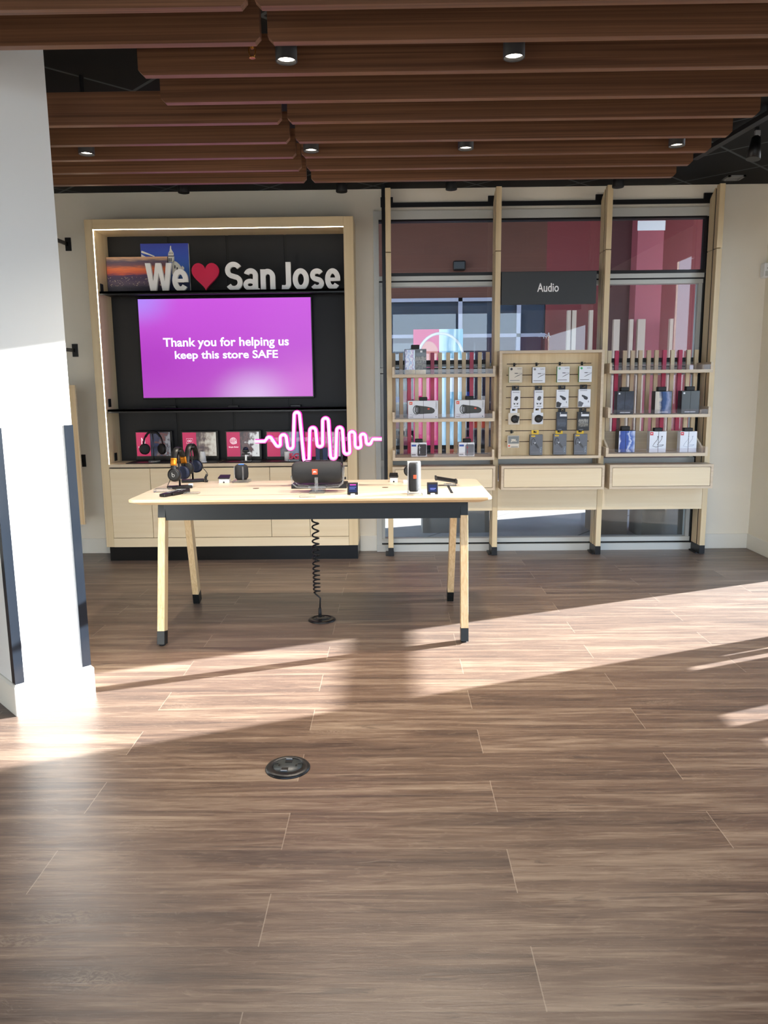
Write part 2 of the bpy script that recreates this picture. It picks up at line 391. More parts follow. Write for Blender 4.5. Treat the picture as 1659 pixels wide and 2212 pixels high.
    ex = M('MULTIPLY', M('MINIMUM', fx, M('SUBTRACT', 1.0, fx)), PL); ey = M('MULTIPLY', M('MINIMUM', fy, M('SUBTRACT', 1.0, fy)), PW)
    sx_ = M('LESS_THAN', ex, 0.0016); sy_ = M('LESS_THAN', ey, 0.0009)
    m3_ = N('ShaderNodeMix'); m3_.data_type = 'RGBA'; L(M('MULTIPLY', sy_, 0.5), m3_.inputs['Factor']); L(m2.outputs[2], m3_.inputs[6]); m3_.inputs[7].default_value = (*lin((64, 48, 40)), 1)
    m4 = N('ShaderNodeMix'); m4.data_type = 'RGBA'; L(M('MULTIPLY', sx_, 0.3), m4.inputs['Factor']); L(m3_.outputs[2], m4.inputs[6]); m4.inputs[7].default_value = (*lin((196, 180, 160)), 1)
    L(m4.outputs[2], b.inputs['Base Color'])
    rr = N('ShaderNodeMapRange'); rr.inputs[3].default_value = 0.30; rr.inputs[4].default_value = 0.44; L(grain, rr.inputs[0]); L(rr.outputs[0], b.inputs['Roughness'])
    b.inputs['Specular IOR Level'].default_value = 0.5; b.inputs['Sheen Weight'].default_value = 0.065; b.inputs['Sheen Roughness'].default_value = 0.4
    bp = N('ShaderNodeBump'); bp.inputs['Strength'].default_value = 0.16; bp.inputs['Distance'].default_value = 0.0015
    L(M('ADD', grain, M('MULTIPLY', fleck, 0.6)), bp.inputs['Height']); L(bp.outputs[0], b.inputs['Normal'])
    return m
def ceiling_material():
    m, t, b = base_mat('black_tile_ceiling'); N = t.nodes.new; L = t.links.new
    tc = N('ShaderNodeTexCoord'); mp = N('ShaderNodeMapping'); mp.inputs['Rotation'].default_value = (0, 0, math.radians(45)); mp.inputs['Scale'].default_value = (1 / 0.61,) * 3
    mp.inputs['Location'].default_value = (0.05, 0.32, 0)
    L(tc.outputs['Object'], mp.inputs['Vector']); sp = N('ShaderNodeSeparateXYZ'); L(mp.outputs[0], sp.inputs[0])
    res = None
    for ax in 'XY':
        fr = N('ShaderNodeMath'); fr.operation = 'FRACT'; L(sp.outputs[ax], fr.inputs[0])
        lt = N('ShaderNodeMath'); lt.operation = 'LESS_THAN'; lt.inputs[1].default_value = 0.032; L(fr.outputs[0], lt.inputs[0])
        if res is None: res = lt.outputs[0]
        else:
            mx = N('ShaderNodeMath'); mx.operation = 'MAXIMUM'; L(res, mx.inputs[0]); L(lt.outputs[0], mx.inputs[1]); res = mx.outputs[0]
    mix = N('ShaderNodeMix'); mix.data_type = 'RGBA'; L(res, mix.inputs['Factor'])
    mix.inputs[6].default_value = (*lin((19, 21, 22)), 1); mix.inputs[7].default_value = (*lin((72, 77, 79)), 1)
    L(mix.outputs[2], b.inputs['Base Color']); b.inputs['Roughness'].default_value = 0.7; b.inputs['Specular IOR Level'].default_value = 0.15
    return m

# ---------------------------------------------------------------- the room
WY = 6.89                                                          # the back wall
RX = 3.22                                                          # the right wall
CZ = 3.14                                                          # the ceiling
WX0, WX1, WZ0, WZ1 = -0.15, 2.735, 0.03, 2.955                     # window opening in the back wall
struct(MB().m(floor_material()).box(-5, RX + 0.2, -3, 7.05, -0.08, 0).build('floor', loc=(0, 0, 0)))
struct(MB().m(ceiling_material()).box(-5, RX + 0.2, -3, 7.05, CZ, CZ + 0.1).build('ceiling', loc=(0, 0, CZ)))
wb = MB().m(white_wall)
wb.box(-5, WX0, WY, WY + 0.16, 0, CZ).box(WX1, RX + 0.2, WY, WY + 0.16, 0, CZ).box(WX0, WX1, WY, WY + 0.16, WZ1, CZ).box(WX0, WX1, WY, WY + 0.16, 0, WZ0)
struct(wb.build('wall_back', loc=(0, WY, 0)))
DY0, DY1, DHEAD, BAR0, BAR1 = 4.82, 5.86, 2.83, 0.752, 0.838
wr = MB().m(white_wall)
cuts = [(-2.4, 0.7, 0.05, 2.45), (2.55, 3.77, 0.0, 0.40), (3.91, 4.04, 0.0, 0.42), (4.545, 4.60, 0.0, 0.40), (4.655, 4.675, 0.0, 0.34), (DY0, DY1, 0.0, DHEAD)]  # low slots shaped for the floor's sun patches; first opening added for light
y = -3.0
for a, b_, z0, z1 in cuts:
    wr.box(RX, RX + 0.02, y, a, 0, CZ)
    if z0 > 0: wr.box(RX, RX + 0.02, a, b_, 0, z0)
    wr.box(RX, RX + 0.02, a, b_, z1, CZ); y = b_
wr.box(RX, RX + 0.02, y, 7.05, 0, CZ)
struct(wr.build('wall_right', loc=(RX, 2, 0)))
d1 = MB().m(alu).box(RX - 0.01, RX + 0.03, DY0, DY1, BAR0, BAR1).build('door_1', loc=(RX, (DY0 + DY1) / 2, 0)); struct(d1)
struct(MB().m(white_wall).box(-5.1, -5, -3, 7.05, 0, CZ).build('wall_left', loc=(-5, 2, 0)))
wf = MB().m(white_wall).box(-5, -2.8, -3.1, -3, 0, CZ).box(2.8, RX + 0.02, -3.1, -3, 0, CZ).box(-2.8, 2.8, -3.1, -3, 2.98, CZ)
struct(wf.build('wall_front', loc=(0, -3, 0)))
wf = MB().m(alu)
for x in (-2.78, -1.4, 0, 1.4, 2.78): wf.box(x - 0.025, x + 0.025, -3.08, -3.02, 0, 2.98)
wf.box(-2.8, 2.8, -3.08, -3.02, 0, 0.06); wf.box(-2.8, 2.8, -3.08, -3.02, 2.15, 2.2)
struct(wf.build('window_2', loc=(0, -3.05, 0)))
# skirting
struct(MB().m(base_paint).box(-4.99, -2.50, WY - 0.016, WY, 0, 0.14, bevel=0.004).box(-0.305, WX0 + 0.005, WY - 0.016, WY, 0, 0.145, bevel=0.004)
       .box(2.75, RX, WY - 0.016, WY, 0, 0.135, bevel=0.004).build('baseboard_back', loc=(0, WY, 0)))
struct(MB().m(base_paint).box(RX - 0.016, RX, 5.95, WY - 0.016, 0, 0.135, bevel=0.004).build('baseboard_right', loc=(RX, 6, 0)))

# shop window in the back wall: aluminium frame, four rails, panes
wz_t0, wz_t1 = 2.335, 2.42
fr = MB().m(alu)
yf0, yf1 = WY - 0.03, WY + 0.07
FA, FB = WX0 + 0.045, WX1 - 0.05
fr.box(WX0, FA, yf0, yf1, 0.062, WZ1).box(FB, WX1, yf0, yf1, 0.062, WZ1)
fr.box(FA, FB, yf0, yf1, 2.886, WZ1).box(FA, FB, yf0, yf1, 2.381, wz_t1).box(FA, FB, yf0 + 0.02, yf1, 2.335, 2.37)
fr.box(FA, FB, yf0, yf1, 1.60, 1.645).box(FA, FB, yf0 + 0.02, yf1, 1.56, 1.592).box(FA, FB, yf0 + 0.02, yf1, 1.65, 1.68)
fr.box(FA, FB, yf0, yf1, 0.775, 0.835)
fr.box(FA, FB, yf0 + 0.01, yf1, 0.076, 0.115).box(WX0, WX1, yf0 - 0.012, yf1, 0.0, 0.062)
for za, zb in ((0.115, 0.775), (0.835, 1.56), (1.68, 2.335)): fr.box(FA, FA + 0.03, yf0 + 0.03, yf1, za, zb).box(FB - 0.035, FB, yf0 + 0.03, yf1, za, zb)
fr.m(seam_black).box(FB - 0.002, FB + 0.016, yf0 - 0.003, yf1, 0.062, 2.88)
fr.m(seam_black).box(FA, FB, yf0 + 0.012, yf1, 2.872, 2.886).box(FA, FB, yf0 + 0.012, yf1, 2.37, 2.381).box(FA, FB, yf0 + 0.012, yf1, 0.062, 0.076).box(FA, FB, yf0 + 0.03, yf1, 1.592, 1.60)
win = struct(fr.build('window_1', loc=((WX0 + WX1) / 2, WY, 0)))
for z0, z1 in ((2.42, 2.872), (1.68, 2.336), (0.835, 1.56), (0.115, 0.775)):
    bx('pane', pane_m, win, WX0 + 0.045, WX1 - 0.05, WY + 0.03, WY + 0.036, z0, z1)

# ---------------------------------------------------------------- white square column turned 45 degrees, left
A0 = Vector((-1.752, 3.361, 0)); U = Vector((math.cos(math.radians(44.5)), math.sin(math.radians(44.5)), 0)); V = Vector((-U.y, U.x, 0))
CW = 0.349
def quad(o, w, l): return [(o + 0 * U), (o + U * w), (o + U * w + V * l), (o + V * l)]
def q2(g, w): return [(p.x, p.y) for p in quad(A0 - U * g - V * g, w + 2 * g, w + 2 * g)]
colm = struct(MB().m(column_paint).prism_z(q2(0, CW), 0, CZ).build('column', loc=(A0.x, A0.y, 0)))
cb = MB().m(base_paint)
def rounded(poly, r, n=4):
    out = []; k = len(poly)
    for i in range(k):
        p = Vector(poly[i]); a = (Vector(poly[i - 1]) - p).normalized(); b = (Vector(poly[(i + 1) % k]) - p).normalized()
        for j in range(n + 1):
            t = j / n; out.append(tuple((p + a * r * (1 - t) ** 2 + b * r * t ** 2)))
    return out
cb.prism_z(rounded(q2(0.014, CW), 0.006), 0, 0.136, None).prism_z(rounded(q2(0.014, CW), 0.006), 0.136, 0.146, rounded(q2(0.006, CW), 0.006))
cbo = cb.build('column_base', None, colm)
def corner_guard(corner, du, dv, label):
    g = MB().m(guard_m); w, t = 0.037, 0.004
    o = corner - du * t - dv * t
    def slab(p, a, la, b, lb):
        q = [p, p + a * la, p + a * la + b * lb, p + b * lb]; g.prism_z([(v.x, v.y) for v in q], 0.15, 1.33)
    slab(o, du, w + t, dv, t); slab(o + dv * t, dv, w, du, t)
    tag(g.build('corner_guard', None, None, (corner.x, corner.y, 0.15)), label, 'corner guard', 'dark corner guards on the white column')
corner_guard(A0, U, V, 'dark glossy corner guard on left front edge of white column')
corner_guard(A0 + U * CW, -U, V, 'dark glossy corner guard on right edge of white column')

# ---------------------------------------------------------------- ceiling: walnut beams, downlights, track heads
BZ, BH, BT = 2.75, 0.148, 0.036
BY = [2.80, 3.072, 3.36, 3.668, 3.947, 4.25, 4.517, 4.776, 5.045]
ordn = ['nearest', 'second', 'third', 'fourth', 'fifth', 'sixth', 'seventh', 'eighth', 'farthest']
def beam(x0, x1, y, label):
    t = thing('ceiling_beam', ((x0 + x1) / 2, y, BZ), label, 'beam', 'walnut ceiling beams')
    c = 0.02
    MB().m(walnut).prism([(x0, BZ + c), (x0 + c, BZ), (x1 - c, BZ), (x1, BZ + c), (x1, BZ + BH), (x0, BZ + BH)], y, y + BT).build('plank', None, t)
    h = MB().m(black_matte)
    xs = [x0 + 0.25, x1 - 0.25]
    for x in xs: h.cyl((x, y + BT / 2, BZ + BH), (x, y + BT / 2, CZ), 0.004, n=8)
    h.build('hanger', None, t)
for i, y in enumerate(BY):
    gl, gr = (-0.475, -0.447) if i < 2 else (-0.522, -0.492)
    xr = RX - 0.25 if i < 4 else 1.765
    if i in (2, 3):
        beam(-1.02, xr, y, f'{ordn[i]} walnut beam from the camera, starting right of the dark ceiling gap')
        continue
    beam(-3.6, gl, y, f'left piece of the {ordn[i]} walnut beam from the camera')
    beam(gr, xr, y, f'right piece of the {ordn[i]} walnut beam from the camera')
def downlight(px, py, Y, label, power):
    p = P(px, py, Y); r = 0.042
    t = thing('downlight', (p.x, Y, 2.745), label, 'downlight', 'cylinder downlights between the beams')
    MB().m(black_matte).lathe([(r * 0.9, 0.024), (r * 0.9, 0.0), (r, 0.0), (r, 0.12), (0.012, 0.125), (0.012, CZ - 2.745)], (p.x, Y, 2.745), caps=False).build('housing', None, t)
    MB().m(silver).lathe([(r * 0.90, 0.012), (r * 0.90, 0.015), (r * 0.84, 0.015), (r * 0.84, 0.012), (r * 0.90, 0.012)], (p.x, Y, 2.745), caps=False).build('trim_ring', None, t)
    MB().m(lamp_m).lathe([(r * 0.88, 0.018), (r * 0.88, 0.020)], (p.x, Y, 2.745)).build('lens', None, t)
    d = bpy.data.lights.new('downlight_lamp', 'SPOT'); d.energy = power; d.spot_size = math.radians(128); d.spot_blend = 0.9; d.shadow_soft_size = 0.02; d.color = (1, 0.88, 0.74)
    o = bpy.data.objects.new('downlight_lamp', d); COL.objects.link(o); o.parent = t; o.location = (0, 0, 0.010)
LAMP = 80.0
downlight(619, 137, 3.235, 'black cylinder downlight near the beam joint, third row back, left of two', LAMP)
downlight(1110, 132, 3.235, 'black cylinder downlight in the near row, right of two', LAMP)
downlight(187, 330, 4.40, 'black cylinder downlight in the far row beside the white column', LAMP)
downlight(672, 326, 4.40, 'black cylinder downlight in the far row beside the beam joint', LAMP)
downlight(1006, 320, 4.40, 'black cylinder downlight in the far row above the left window bay', LAMP)
downlight(1462, 308, 4.40, 'black cylinder downlight in the far row at the right beam ends', LAMP)
# sprinkler between the second and third beams
p = P(545, 124, 3.235)
t = thing('sprinkler', (p.x, 3.235, p.z), 'small brass fire sprinkler hanging left of the beam joint', 'sprinkler')
MB().m(brass).cyl((p.x, 3.235, p.z + 0.05), (p.x, 3.235, CZ), 0.008, n=12).lathe([(0.006, 0.03), (0.008, 0.05), (0.012, 0.055)], (p.x, 3.235, p.z), 12).build('pipe', None, t)
MB().m(brass).tube([(p.x + s_ * 0.013 * math.sin(a), 3.235, p.z + 0.025 - 0.025 * math.cos(a)) for s_ in (1,) for a in [i * 2 * math.pi / 20 for i in range(20)]], 0.0022, 6, True).build('frame', None, t)
MB().m(brass).lathe([(0.012, 0.0), (0.012, 0.003), (0.003, 0.006)], (p.x, 3.235, p.z - 0.003), 16).build('deflector', None, t)
for (px, py, lb) in ((397, 417, 'black cylinder spot under the ceiling above the left of the media cabinet'), (738, 415, 'black cylinder spot under the ceiling above the right corner of the media cabinet'),
                     (975, 410, 'black cylinder spot under the ceiling above the left window bay'), (1335, 405, 'black cylinder spot under the ceiling by the third rack post')):
    p = P(px, py, 6.5)
    t = thing('ceiling_spot', (p.x, 6.5, p.z), lb, 'spotlight', 'dark ceiling spots along the back wall')
    MB().m(black_matte).lathe([(0.044, 0), (0.046, 0.004), (0.046, CZ - p.z)], (p.x, 6.5, p.z), 24).build('housing', None, t)
    MB().m(seam_black).lathe([(0.036, -0.002), (0.036, 0.0)], (p.x, 6.5, p.z), 24).build('lens', None, t)
# track rail and spot at the right
tz = CZ - 0.05
a = G(1500, 341, tz); b = G(1700, 224, tz)
t = thing('track_rail', (a.x, a.y, tz), 'black ceiling track rail running off at the upper right', 'track')
MB().m(black_matte).bar(a, b, 0.05, 0.03, up=(0, 0, 1)).build('rail', None, t)
e = MB().m(silver).bar(a - (b - a).normalized() * 0.004, a, 0.03, 0.012, up=(0, 0, 1)); e.build('end_cap', None, t)
for k in (0.15, 0.85):
    q = a + (b - a) * k; bx('mount', black_matte, t, q.x - 0.015, q.x + 0.015, q.y - 0.015, q.y + 0.015, tz, CZ)
k0 = a + (b - a) * 0.62
hp = P(1625, 345, k0.y); ht = P(1634, 298, k0.y)
t = thing('track_spotlight', (ht.x, k0.y, hp.z), 'black conical spotlight hanging from the ceiling track at right', 'spotlight')
MB().m(black).cyl((hp.x, k0.y - 0.01, hp.z), (ht.x, k0.y, ht.z), 0.044, 0.028, 28).cyl((ht.x, k0.y, ht.z), (ht.x + 0.004, k0.y, ht.z + 0.015), 0.028, 0.012, 28).build('shade', None, t)
MB().m(silver).box(ht.x - 0.012, ht.x + 0.02, k0.y - 0.012, k0.y + 0.012, ht.z + 0.012, ht.z + 0.045, bevel=0.002).build('adapter', None, t)
MB().m(black).box(ht.x - 0.01, ht.x + 0.01, k0.y - 0.01, k0.y + 0.01, ht.z + 0.045, tz).build('stem', None, t)
c = G(1585, 383, CZ)
t = thing('ceiling_vent', (c.x, c.y, CZ - 0.012), 'small grey grille in the black ceiling at upper right', 'vent')
g = MB().m(mat('vent_grey', (120, 122, 122), 0.5)); w = 0.07
g.box(c.x - w, c.x + w, c.y - w, c.y - w + 0.02, CZ - 0.012, CZ).box(c.x - w, c.x + w, c.y + w - 0.02, c.y + w, CZ - 0.012, CZ).box(c.x - w, c.x - w + 0.02, c.y - w, c.y + w, CZ - 0.012, CZ).box(c.x + w - 0.02, c.x + w, c.y - w, c.y + w, CZ - 0.012, CZ)
g.build('frame', None, t)
g = MB().m(mat('vent_grey', (120, 122, 122), 0.5))
for k in range(5): g.box(c.x - w + 0.02, c.x + w - 0.02, c.y - w + 0.025 + k * 0.02, c.y - w + 0.034 + k * 0.02, CZ - 0.01, CZ)
g.build('slats', None, t)
# motion sensor in the right corner
p = P(1652, 583, 6.80)
t = thing('motion_sensor', (3.18, 6.85, p.z - 0.07), 'white motion sensor in the far right wall corner', 'sensor')
MB().m(white_plastic).box(3.165, 3.219, 6.80, 6.885, p.z - 0.062, p.z + 0.062, bevel=0.012).build('housing', None, t)
MB().m(mat('sensor_lens', (196, 198, 196), 0.3)).box(3.172, 3.212, 6.797, 6.803, p.z - 0.05, p.z - 0.008, bevel=0.002).build('lens', None, t)
MB().m(black).box(3.188, 3.194, 6.798, 6.802, p.z + 0.012, p.z + 0.018).build('indicator', None, t)

# ---------------------------------------------------------------- media cabinet with the screen, left
FY = 6.55
CX0, CX1, IX0, IX1 = -2.505, -0.306, -2.437, -0.387
t = thing('media_cabinet', ((CX0 + CX1) / 2, 6.7, 0), 'tall birch cabinet framing the purple screen, lit round its inner edge', 'cabinet')
MC = t
bx('side_panel', birch, t, CX0, IX0, FY, WY, 0.125, 2.855, bevel=0.003)
bx('side_panel', birch, t, IX1, CX1, FY, WY, 0.125, 2.855, bevel=0.003)
bx('top_panel', birch_x, t, IX0, IX1, FY, WY, 2.776, 2.855, bevel=0.002)
led = bx('light_strip', led_m, t, IX0, IX0 + 0.004, FY + 0.003, FY + 0.009, 0.85, 2.776); led['label'] = 'glowing white light strip up the left inner edge'
led = bx('light_strip', led_m, t, IX0, IX1, FY + 0.003, FY + 0.009, 2.772, 2.776); led['label'] = 'glowing white light strip along the top inner edge'
for z0, z1, nm in ((0.85, 1.285, 1), (1.315, 2.262, 2), (2.30, 2.776, 3)):
    xs = [IX0, -1.91, -1.406, -0.907, IX1]
    for x0, x1 in zip(xs, xs[1:]): bx('back_panel', panel_black, t, x0 + 0.012, x1 - 0.012, 6.868, 6.876, z0, z1)
bx('backing', seam_black, t, IX0, IX1, 6.876, WY, 0.83, 2.776)
for z in (2.262, 1.285):
    s_ = MB().m(black).box(IX0 + 0.004, IX1 - 0.001, 6.60, 6.868, z + 0.012, z + 0.03).box(IX0 + 0.004, IX1, 6.60, 6.606, z, z + 0.03)
    s_.build('shelf', None, t)
for (x, y_, z) in ((IX0 + 0.001, 6.66, 2.325), (IX0 + 0.001, 6.66, 1.37), (IX0 + 0.001, 6.72, 0.90)):
    o = bx('outlet', black_gloss, t, x, x + 0.006, y_ - 0.03, y_ + 0.03, z - 0.035, z + 0.035, bevel=0.002)
bx('counter', ply_edge, t, IX0 + 0.002, IX1 - 0.002, FY - 0.004, 6.87, 0.822, 0.85, bevel=0.002)
dx = [IX0, -2.087, -1.741, -1.057, -0.722, IX1]
for x0, x1 in zip(dx, dx[1:]): bx('door', birch_pale, t, x0 + 0.002, x1 - 0.002, FY, FY + 0.02, 0.207, 0.812, bevel=0.0015)
bx('plinth', birch_pale, t, IX0 + 0.001, IX1 - 0.001, FY, FY + 0.02, 0.125, 0.203)
bx('carcass', seam_black, t, IX0, IX1, FY + 0.02, WY, 0.125, 0.822)
bx('kick_plate', black_gloss, t, CX0 + 0.02, CX1 - 0.005, FY + 0.02, WY - 0.017, 0, 0.125)
for x in (-1.95, -1.40, -0.85):
    tag(bx('cable_cover', black, None, x - 0.045, x + 0.045, 6.80, 6.866, 1.316, 1.336, bevel=0.003), {-1.95: 'flat black cable cover on lower shelf under the left of the screen', -1.40: 'flat black cable cover on lower shelf under the middle of the screen', -0.85: 'flat black cable cover on lower shelf under the right of the screen'}[x], 'cable cover', 'cable covers under the screen')

# the screen
TVY = 6.80
x0, x1, z0, z1 = -2.182, -0.694, 1.408, 2.247
t = thing('television', ((x0 + x1) / 2, TVY, z0), 'large flat screen glowing purple with a thank-you message', 'screen')
b = MB().m(black_gloss).box(x0 - 0.012, x1 + 0.012, TVY + 0.004, TVY + 0.068, z0 - 0.014, z1 + 0.010, bevel=0.004); b.build('bezel', None, t)
def screen_mat():
    m, tr, b = base_mat('screen_image'); N = tr.nodes.new; L = tr.links.new
    tc = N('ShaderNodeTexCoord')
    r1 = N('ShaderNodeValToRGB'); sp = N('ShaderNodeSeparateXYZ'); L(tc.outputs['Generated'], sp.inputs[0]); L(sp.outputs['Z'], r1.inputs[0])
    r1.color_ramp.elements[0].color = (*lin((182, 64, 196)), 1); r1.color_ramp.elements[1].color = (*lin((206, 84, 226)), 1)
    e = r1.color_ramp.elements.new(0.35); e.color = (*lin((186, 58, 205)), 1)
    last = r1.outputs[0]
    for cx_, cz_, rad, colr, k in ((0.66, -0.02, 0.42, (222, 190, 240), 0.85), (0.0, 1.0, 0.34, (178, 140, 255), 0.9), (1.0, 0.1, 0.5, (216, 110, 216), 0.6), (0.05, 0.35, 0.5, (172, 34, 190), 0.55)):
        v = N('ShaderNodeVectorMath'); v.operation = 'SUBTRACT'; L(tc.outputs['Generated'], v.inputs[0]); v.inputs[1].default_value = (cx_, 0, cz_)
        v2 = N('ShaderNodeVectorMath'); v2.operation = 'MULTIPLY'; L(v.outputs[0], v2.inputs[0]); v2.inputs[1].default_value = (1.3, 0, 1)
        ln = N('ShaderNodeVectorMath'); ln.operation = 'LENGTH'; L(v2.outputs[0], ln.inputs[0])
        mr = N('ShaderNodeMapRange'); mr.interpolation_type = 'SMOOTHSTEP'; mr.inputs[1].default_value = 0; mr.inputs[2].default_value = rad; mr.inputs[3].default_value = k; mr.inputs[4].default_value = 0
        L(ln.outputs['Value'], mr.inputs[0])
        mx = N('ShaderNodeMix'); mx.data_type = 'RGBA'; L(mr.outputs[0], mx.inputs['Factor']); L(last, mx.inputs[6]); mx.inputs[7].default_value = (*lin(colr), 1); last = mx.outputs[2]
    b.inputs['Base Color'].default_value = (0.01, 0.01, 0.01, 1); b.inputs['Roughness'].default_value = 0.35
    L(last, b.inputs['Emission Color']); b.inputs['Emission Strength'].default_value = 0.60
    return m
bx('display', screen_mat(), t, x0, x1, TVY, TVY + 0.004, z0, z1)
tx = MB().m(text_glow)
r = rect(352.4, 728.4, 624, 753.5, TVY); tx.text('Thank you for helping us', r[0], r[1], r[2], r[3], TVY - 0.0004, 0.0008, bold=0.02)
r = rect(377.8, 757, 600.5, 779.5, TVY); tx.text('keep this store SAFE', r[0], r[1], r[2], r[3], TVY - 0.0004, 0.0008, bold=0.02)
tx.build('caption', None, t)
b = MB().m(black_matte).box(-1.7, -1.2, TVY + 0.066, 6.868, 1.6, 2.0); b.build('wall_mount', None, t)

# big standing letters and heart on the upper shelf
LY, LZ = 6.66, 2.292
letters = [('W', 314, 371, 568, 618), ('e', 371.7, 406, 581.5, 618.5), ('S', 486, 523, 565.6, 618.5), ('a', 525.6, 560, 580, 618.5), ('n', 562.5, 594, 581, 618), ('J', 608, 628, 566, 618.5), ('o', 632, 667, 580, 618.5), ('s', 669.5, 699.7, 580, 618.5), ('e', 702, 735, 580, 618.5)]
def glyph(b, ch, x0, x1, z0, z1):
    w, h = x1 - x0, z1 - z0; t = 0.042; y0, y1 = LY, LY + 0.03
    def arc(cx_, cz_, rx, rz, a0, a1, n=18): return [(cx_ + rx * math.cos(math.radians(a0 + (a1 - a0) * i / n)), cz_ + rz * math.sin(math.radians(a0 + (a1 - a0) * i / n))) for i in range(n + 1)]
    xm, zm = (x0 + x1) / 2, (z0 + z1) / 2; rx, rz = (w - t) / 2, (h - t * 0.9) / 2
    if ch == 'o': b.ribbon(arc(xm, zm, rx, rz, 0, 350, 35), t, y0, y1, True)
    elif ch == 'e':
        b.ribbon([(x1 - t * 0.5, zm - t * 0.36)] + arc(xm, zm, rx, rz, 0, 322, 34), t, y0, y1)
        b.box(x0 + t * 0.6, x1 - 0.002, y0 + 0.0008, y1 - 0.0008, zm - t * 0.36, zm + t * 0.30)
    elif ch == 'W':
        u = t * 1.08; a_ = w * 0.265
        b.prism([(x0, z1), (x0 + u, z1), (x0 + a_ + 0.004, z0 + h * 0.36), (xm - u * 0.5, z1), (xm + u * 0.5, z1), (x1 - a_ - 0.004, z0 + h * 0.36), (x1 - u, z1), (x1, z1), (x1 - a_ + u * 0.5, z0), (x1 - a_ - u * 0.55, z0), (xm, z1 - h * 0.34), (x0 + a_ + u * 0.55, z0), (x0 + a_ - u * 0.5, z0)], y0, y1)
    elif ch == 'J':
        b.ribbon([(x1 - t / 2, z1)] + arc(x1 - t / 2 - w * 0.42, z0 + t * 0.45 + h * 0.15, w * 0.42, h * 0.15, 0, -90, 12) + [(x0, z0 + t * 0.5)], t * 1.0, y0, y1)
    elif ch == 'n':
        b.box(x0, x0 + t, y0 + 0.0008, y1 - 0.0008, z0, z1 - 0.002)
        b.ribbon(arc(x0 + t / 2 + rx, z1 - t * 0.46 - h * 0.26, rx, h * 0.26, 165, 0, 16) + [(x1 - t / 2, z0)], t, y0, y1)
    elif ch == 'a':
        b.ribbon(arc(xm - 0.004, z1 - t * 0.44 - h * 0.2, rx - 0.008, h * 0.2, 165, 0, 16) + [(x1 - t / 2 - 0.014, z0 + t * 0.4), (x1 - t / 2 - 0.008, z0)], t, y0, y1)
        b.ribbon(arc(xm - 0.012, z0 + t * 0.42 + h * 0.17, rx - 0.006, h * 0.17, 30, 390, 30)[:-1], t * 0.84, y0 + 0.0008, y1 - 0.0008, True)
        b.box(x1 - 0.03, x1, y0 + 0.0016, y1 - 0.0016, z0 + 0.002, z0 + 0.018)
    else:
        a = h / 2 - t * 0.45; rr_ = a / 2
        up = arc(xm, zm + rr_, rx, rr_, 28, 235, 18); lo = arc(xm, zm - rr_, rx, rr_, 55, -152, 18)
        b.ribbon(up + lo, t * 0.95, y0, y1)
seen = {}
for ch, xa, xb, ya, yb in letters:
    r = rect(xa, ya, xb, yb, LY); z0 = LZ
    lab = {'W': 'large white standing letter W, leftmost of the sign above the screen', 'S': 'large white standing capital S right of the red heart', 'a': 'large white standing letter a after the capital S', 'n': 'large white standing letter n after the letter a',
           'J': 'large white standing capital J in the middle of the sign', 'o': 'large white standing round letter o', 's': 'large white standing small letter s near the right end'}.get(ch)
    if ch == 'e': lab = 'large white standing letter e beside the letter W' if xa < 500 else 'large white standing letter e at the right end of the sign'
    o = MB().m(white_letter); glyph(o, ch, r[0], r[1], z0, r[3]); o = o.build('standing_letter')
    tag(o, lab, 'letter', 'white standing letters above the screen')
def heart_poly(n=48):
    pts = []
    for i in range(n):
        a = 2 * math.pi * i / n
        pts.append((16 * math.sin(a) ** 3, 13 * math.cos(a) - 5 * math.cos(2 * a) - 2 * math.cos(3 * a) - math.cos(4 * a)))
    return pts
def fit(poly, x0, x1, z0, z1):
    ax = [p[0] for p in poly]; az = [p[1] for p in poly]
    return [(x0 + (p[0] - min(ax)) / (max(ax) - min(ax)) * (x1 - x0), z0 + (p[1] - min(az)) / (max(az) - min(az)) * (z1 - z0)) for p in poly]
r = rect(414, 568, 473, 618.5, LY)
tag(MB().m(mat('heart_red', (208, 22, 74), 0.4)).prism(fit(heart_poly(), r[0], r[1], LZ, r[3]), LY, LY + 0.03).build('standing_heart'), 'red standing heart between white letters above the screen', 'heart')
# two canvas prints behind the letters
CY = 6.80
r = rect(231, 555, 363, 620, CY)
sunset = picture('sunset_print', [(0.0, (22, 24, 40)), (0.16, (40, 38, 60)), (0.3, (92, 78, 100)), (0.42, (70, 58, 92)), (0.5, (84, 60, 96)), (0.56, (206, 92, 70)), (0.68, (232, 122, 72)), (0.78, (120, 84, 96)), (0.88, (86, 78, 100)), (1.0, (214, 170, 130))], 'Z', 6.0, 0.16, (1.0, 1, 4.0))
t = thing('canvas_print', ((r[0] + r[1]) / 2, CY, LZ), 'wide sunset cityscape canvas leaning left of the letters', 'canvas')
MB().m(black_matte).box(r[0], r[1], CY, CY + 0.025, LZ, r[3]).build('stretcher', None, t)
MB().m(sunset).box(r[0], r[1], CY - 0.001, CY, LZ, r[3]).build('print', None, t)
lt = MB().m(mat('city_lights', (236, 214, 180), 0.5)); rnd = random.Random(4)
for k in range(90):
    x = r[0] + rnd.random() * (r[1] - r[0]) * 0.98; z = LZ + (r[3] - LZ) * (0.2 + 0.26 * rnd.random()); w = 0.002 + 0.006 * rnd.random() ** 3
    lt.box(x, x + w * 1.8, CY - 0.0016, CY - 0.0008, z, z + 0.0022)
lt = lt.build('city_lights', None, t); lt['kind'] = 'stuff'
CY2 = 6.835
r = rect(305.5, 526, 408.5, 616, CY2)
t = thing('canvas_print', ((r[0] + r[1]) / 2, CY2, LZ), 'blue sky canvas with white domed church tower behind the letters', 'canvas')
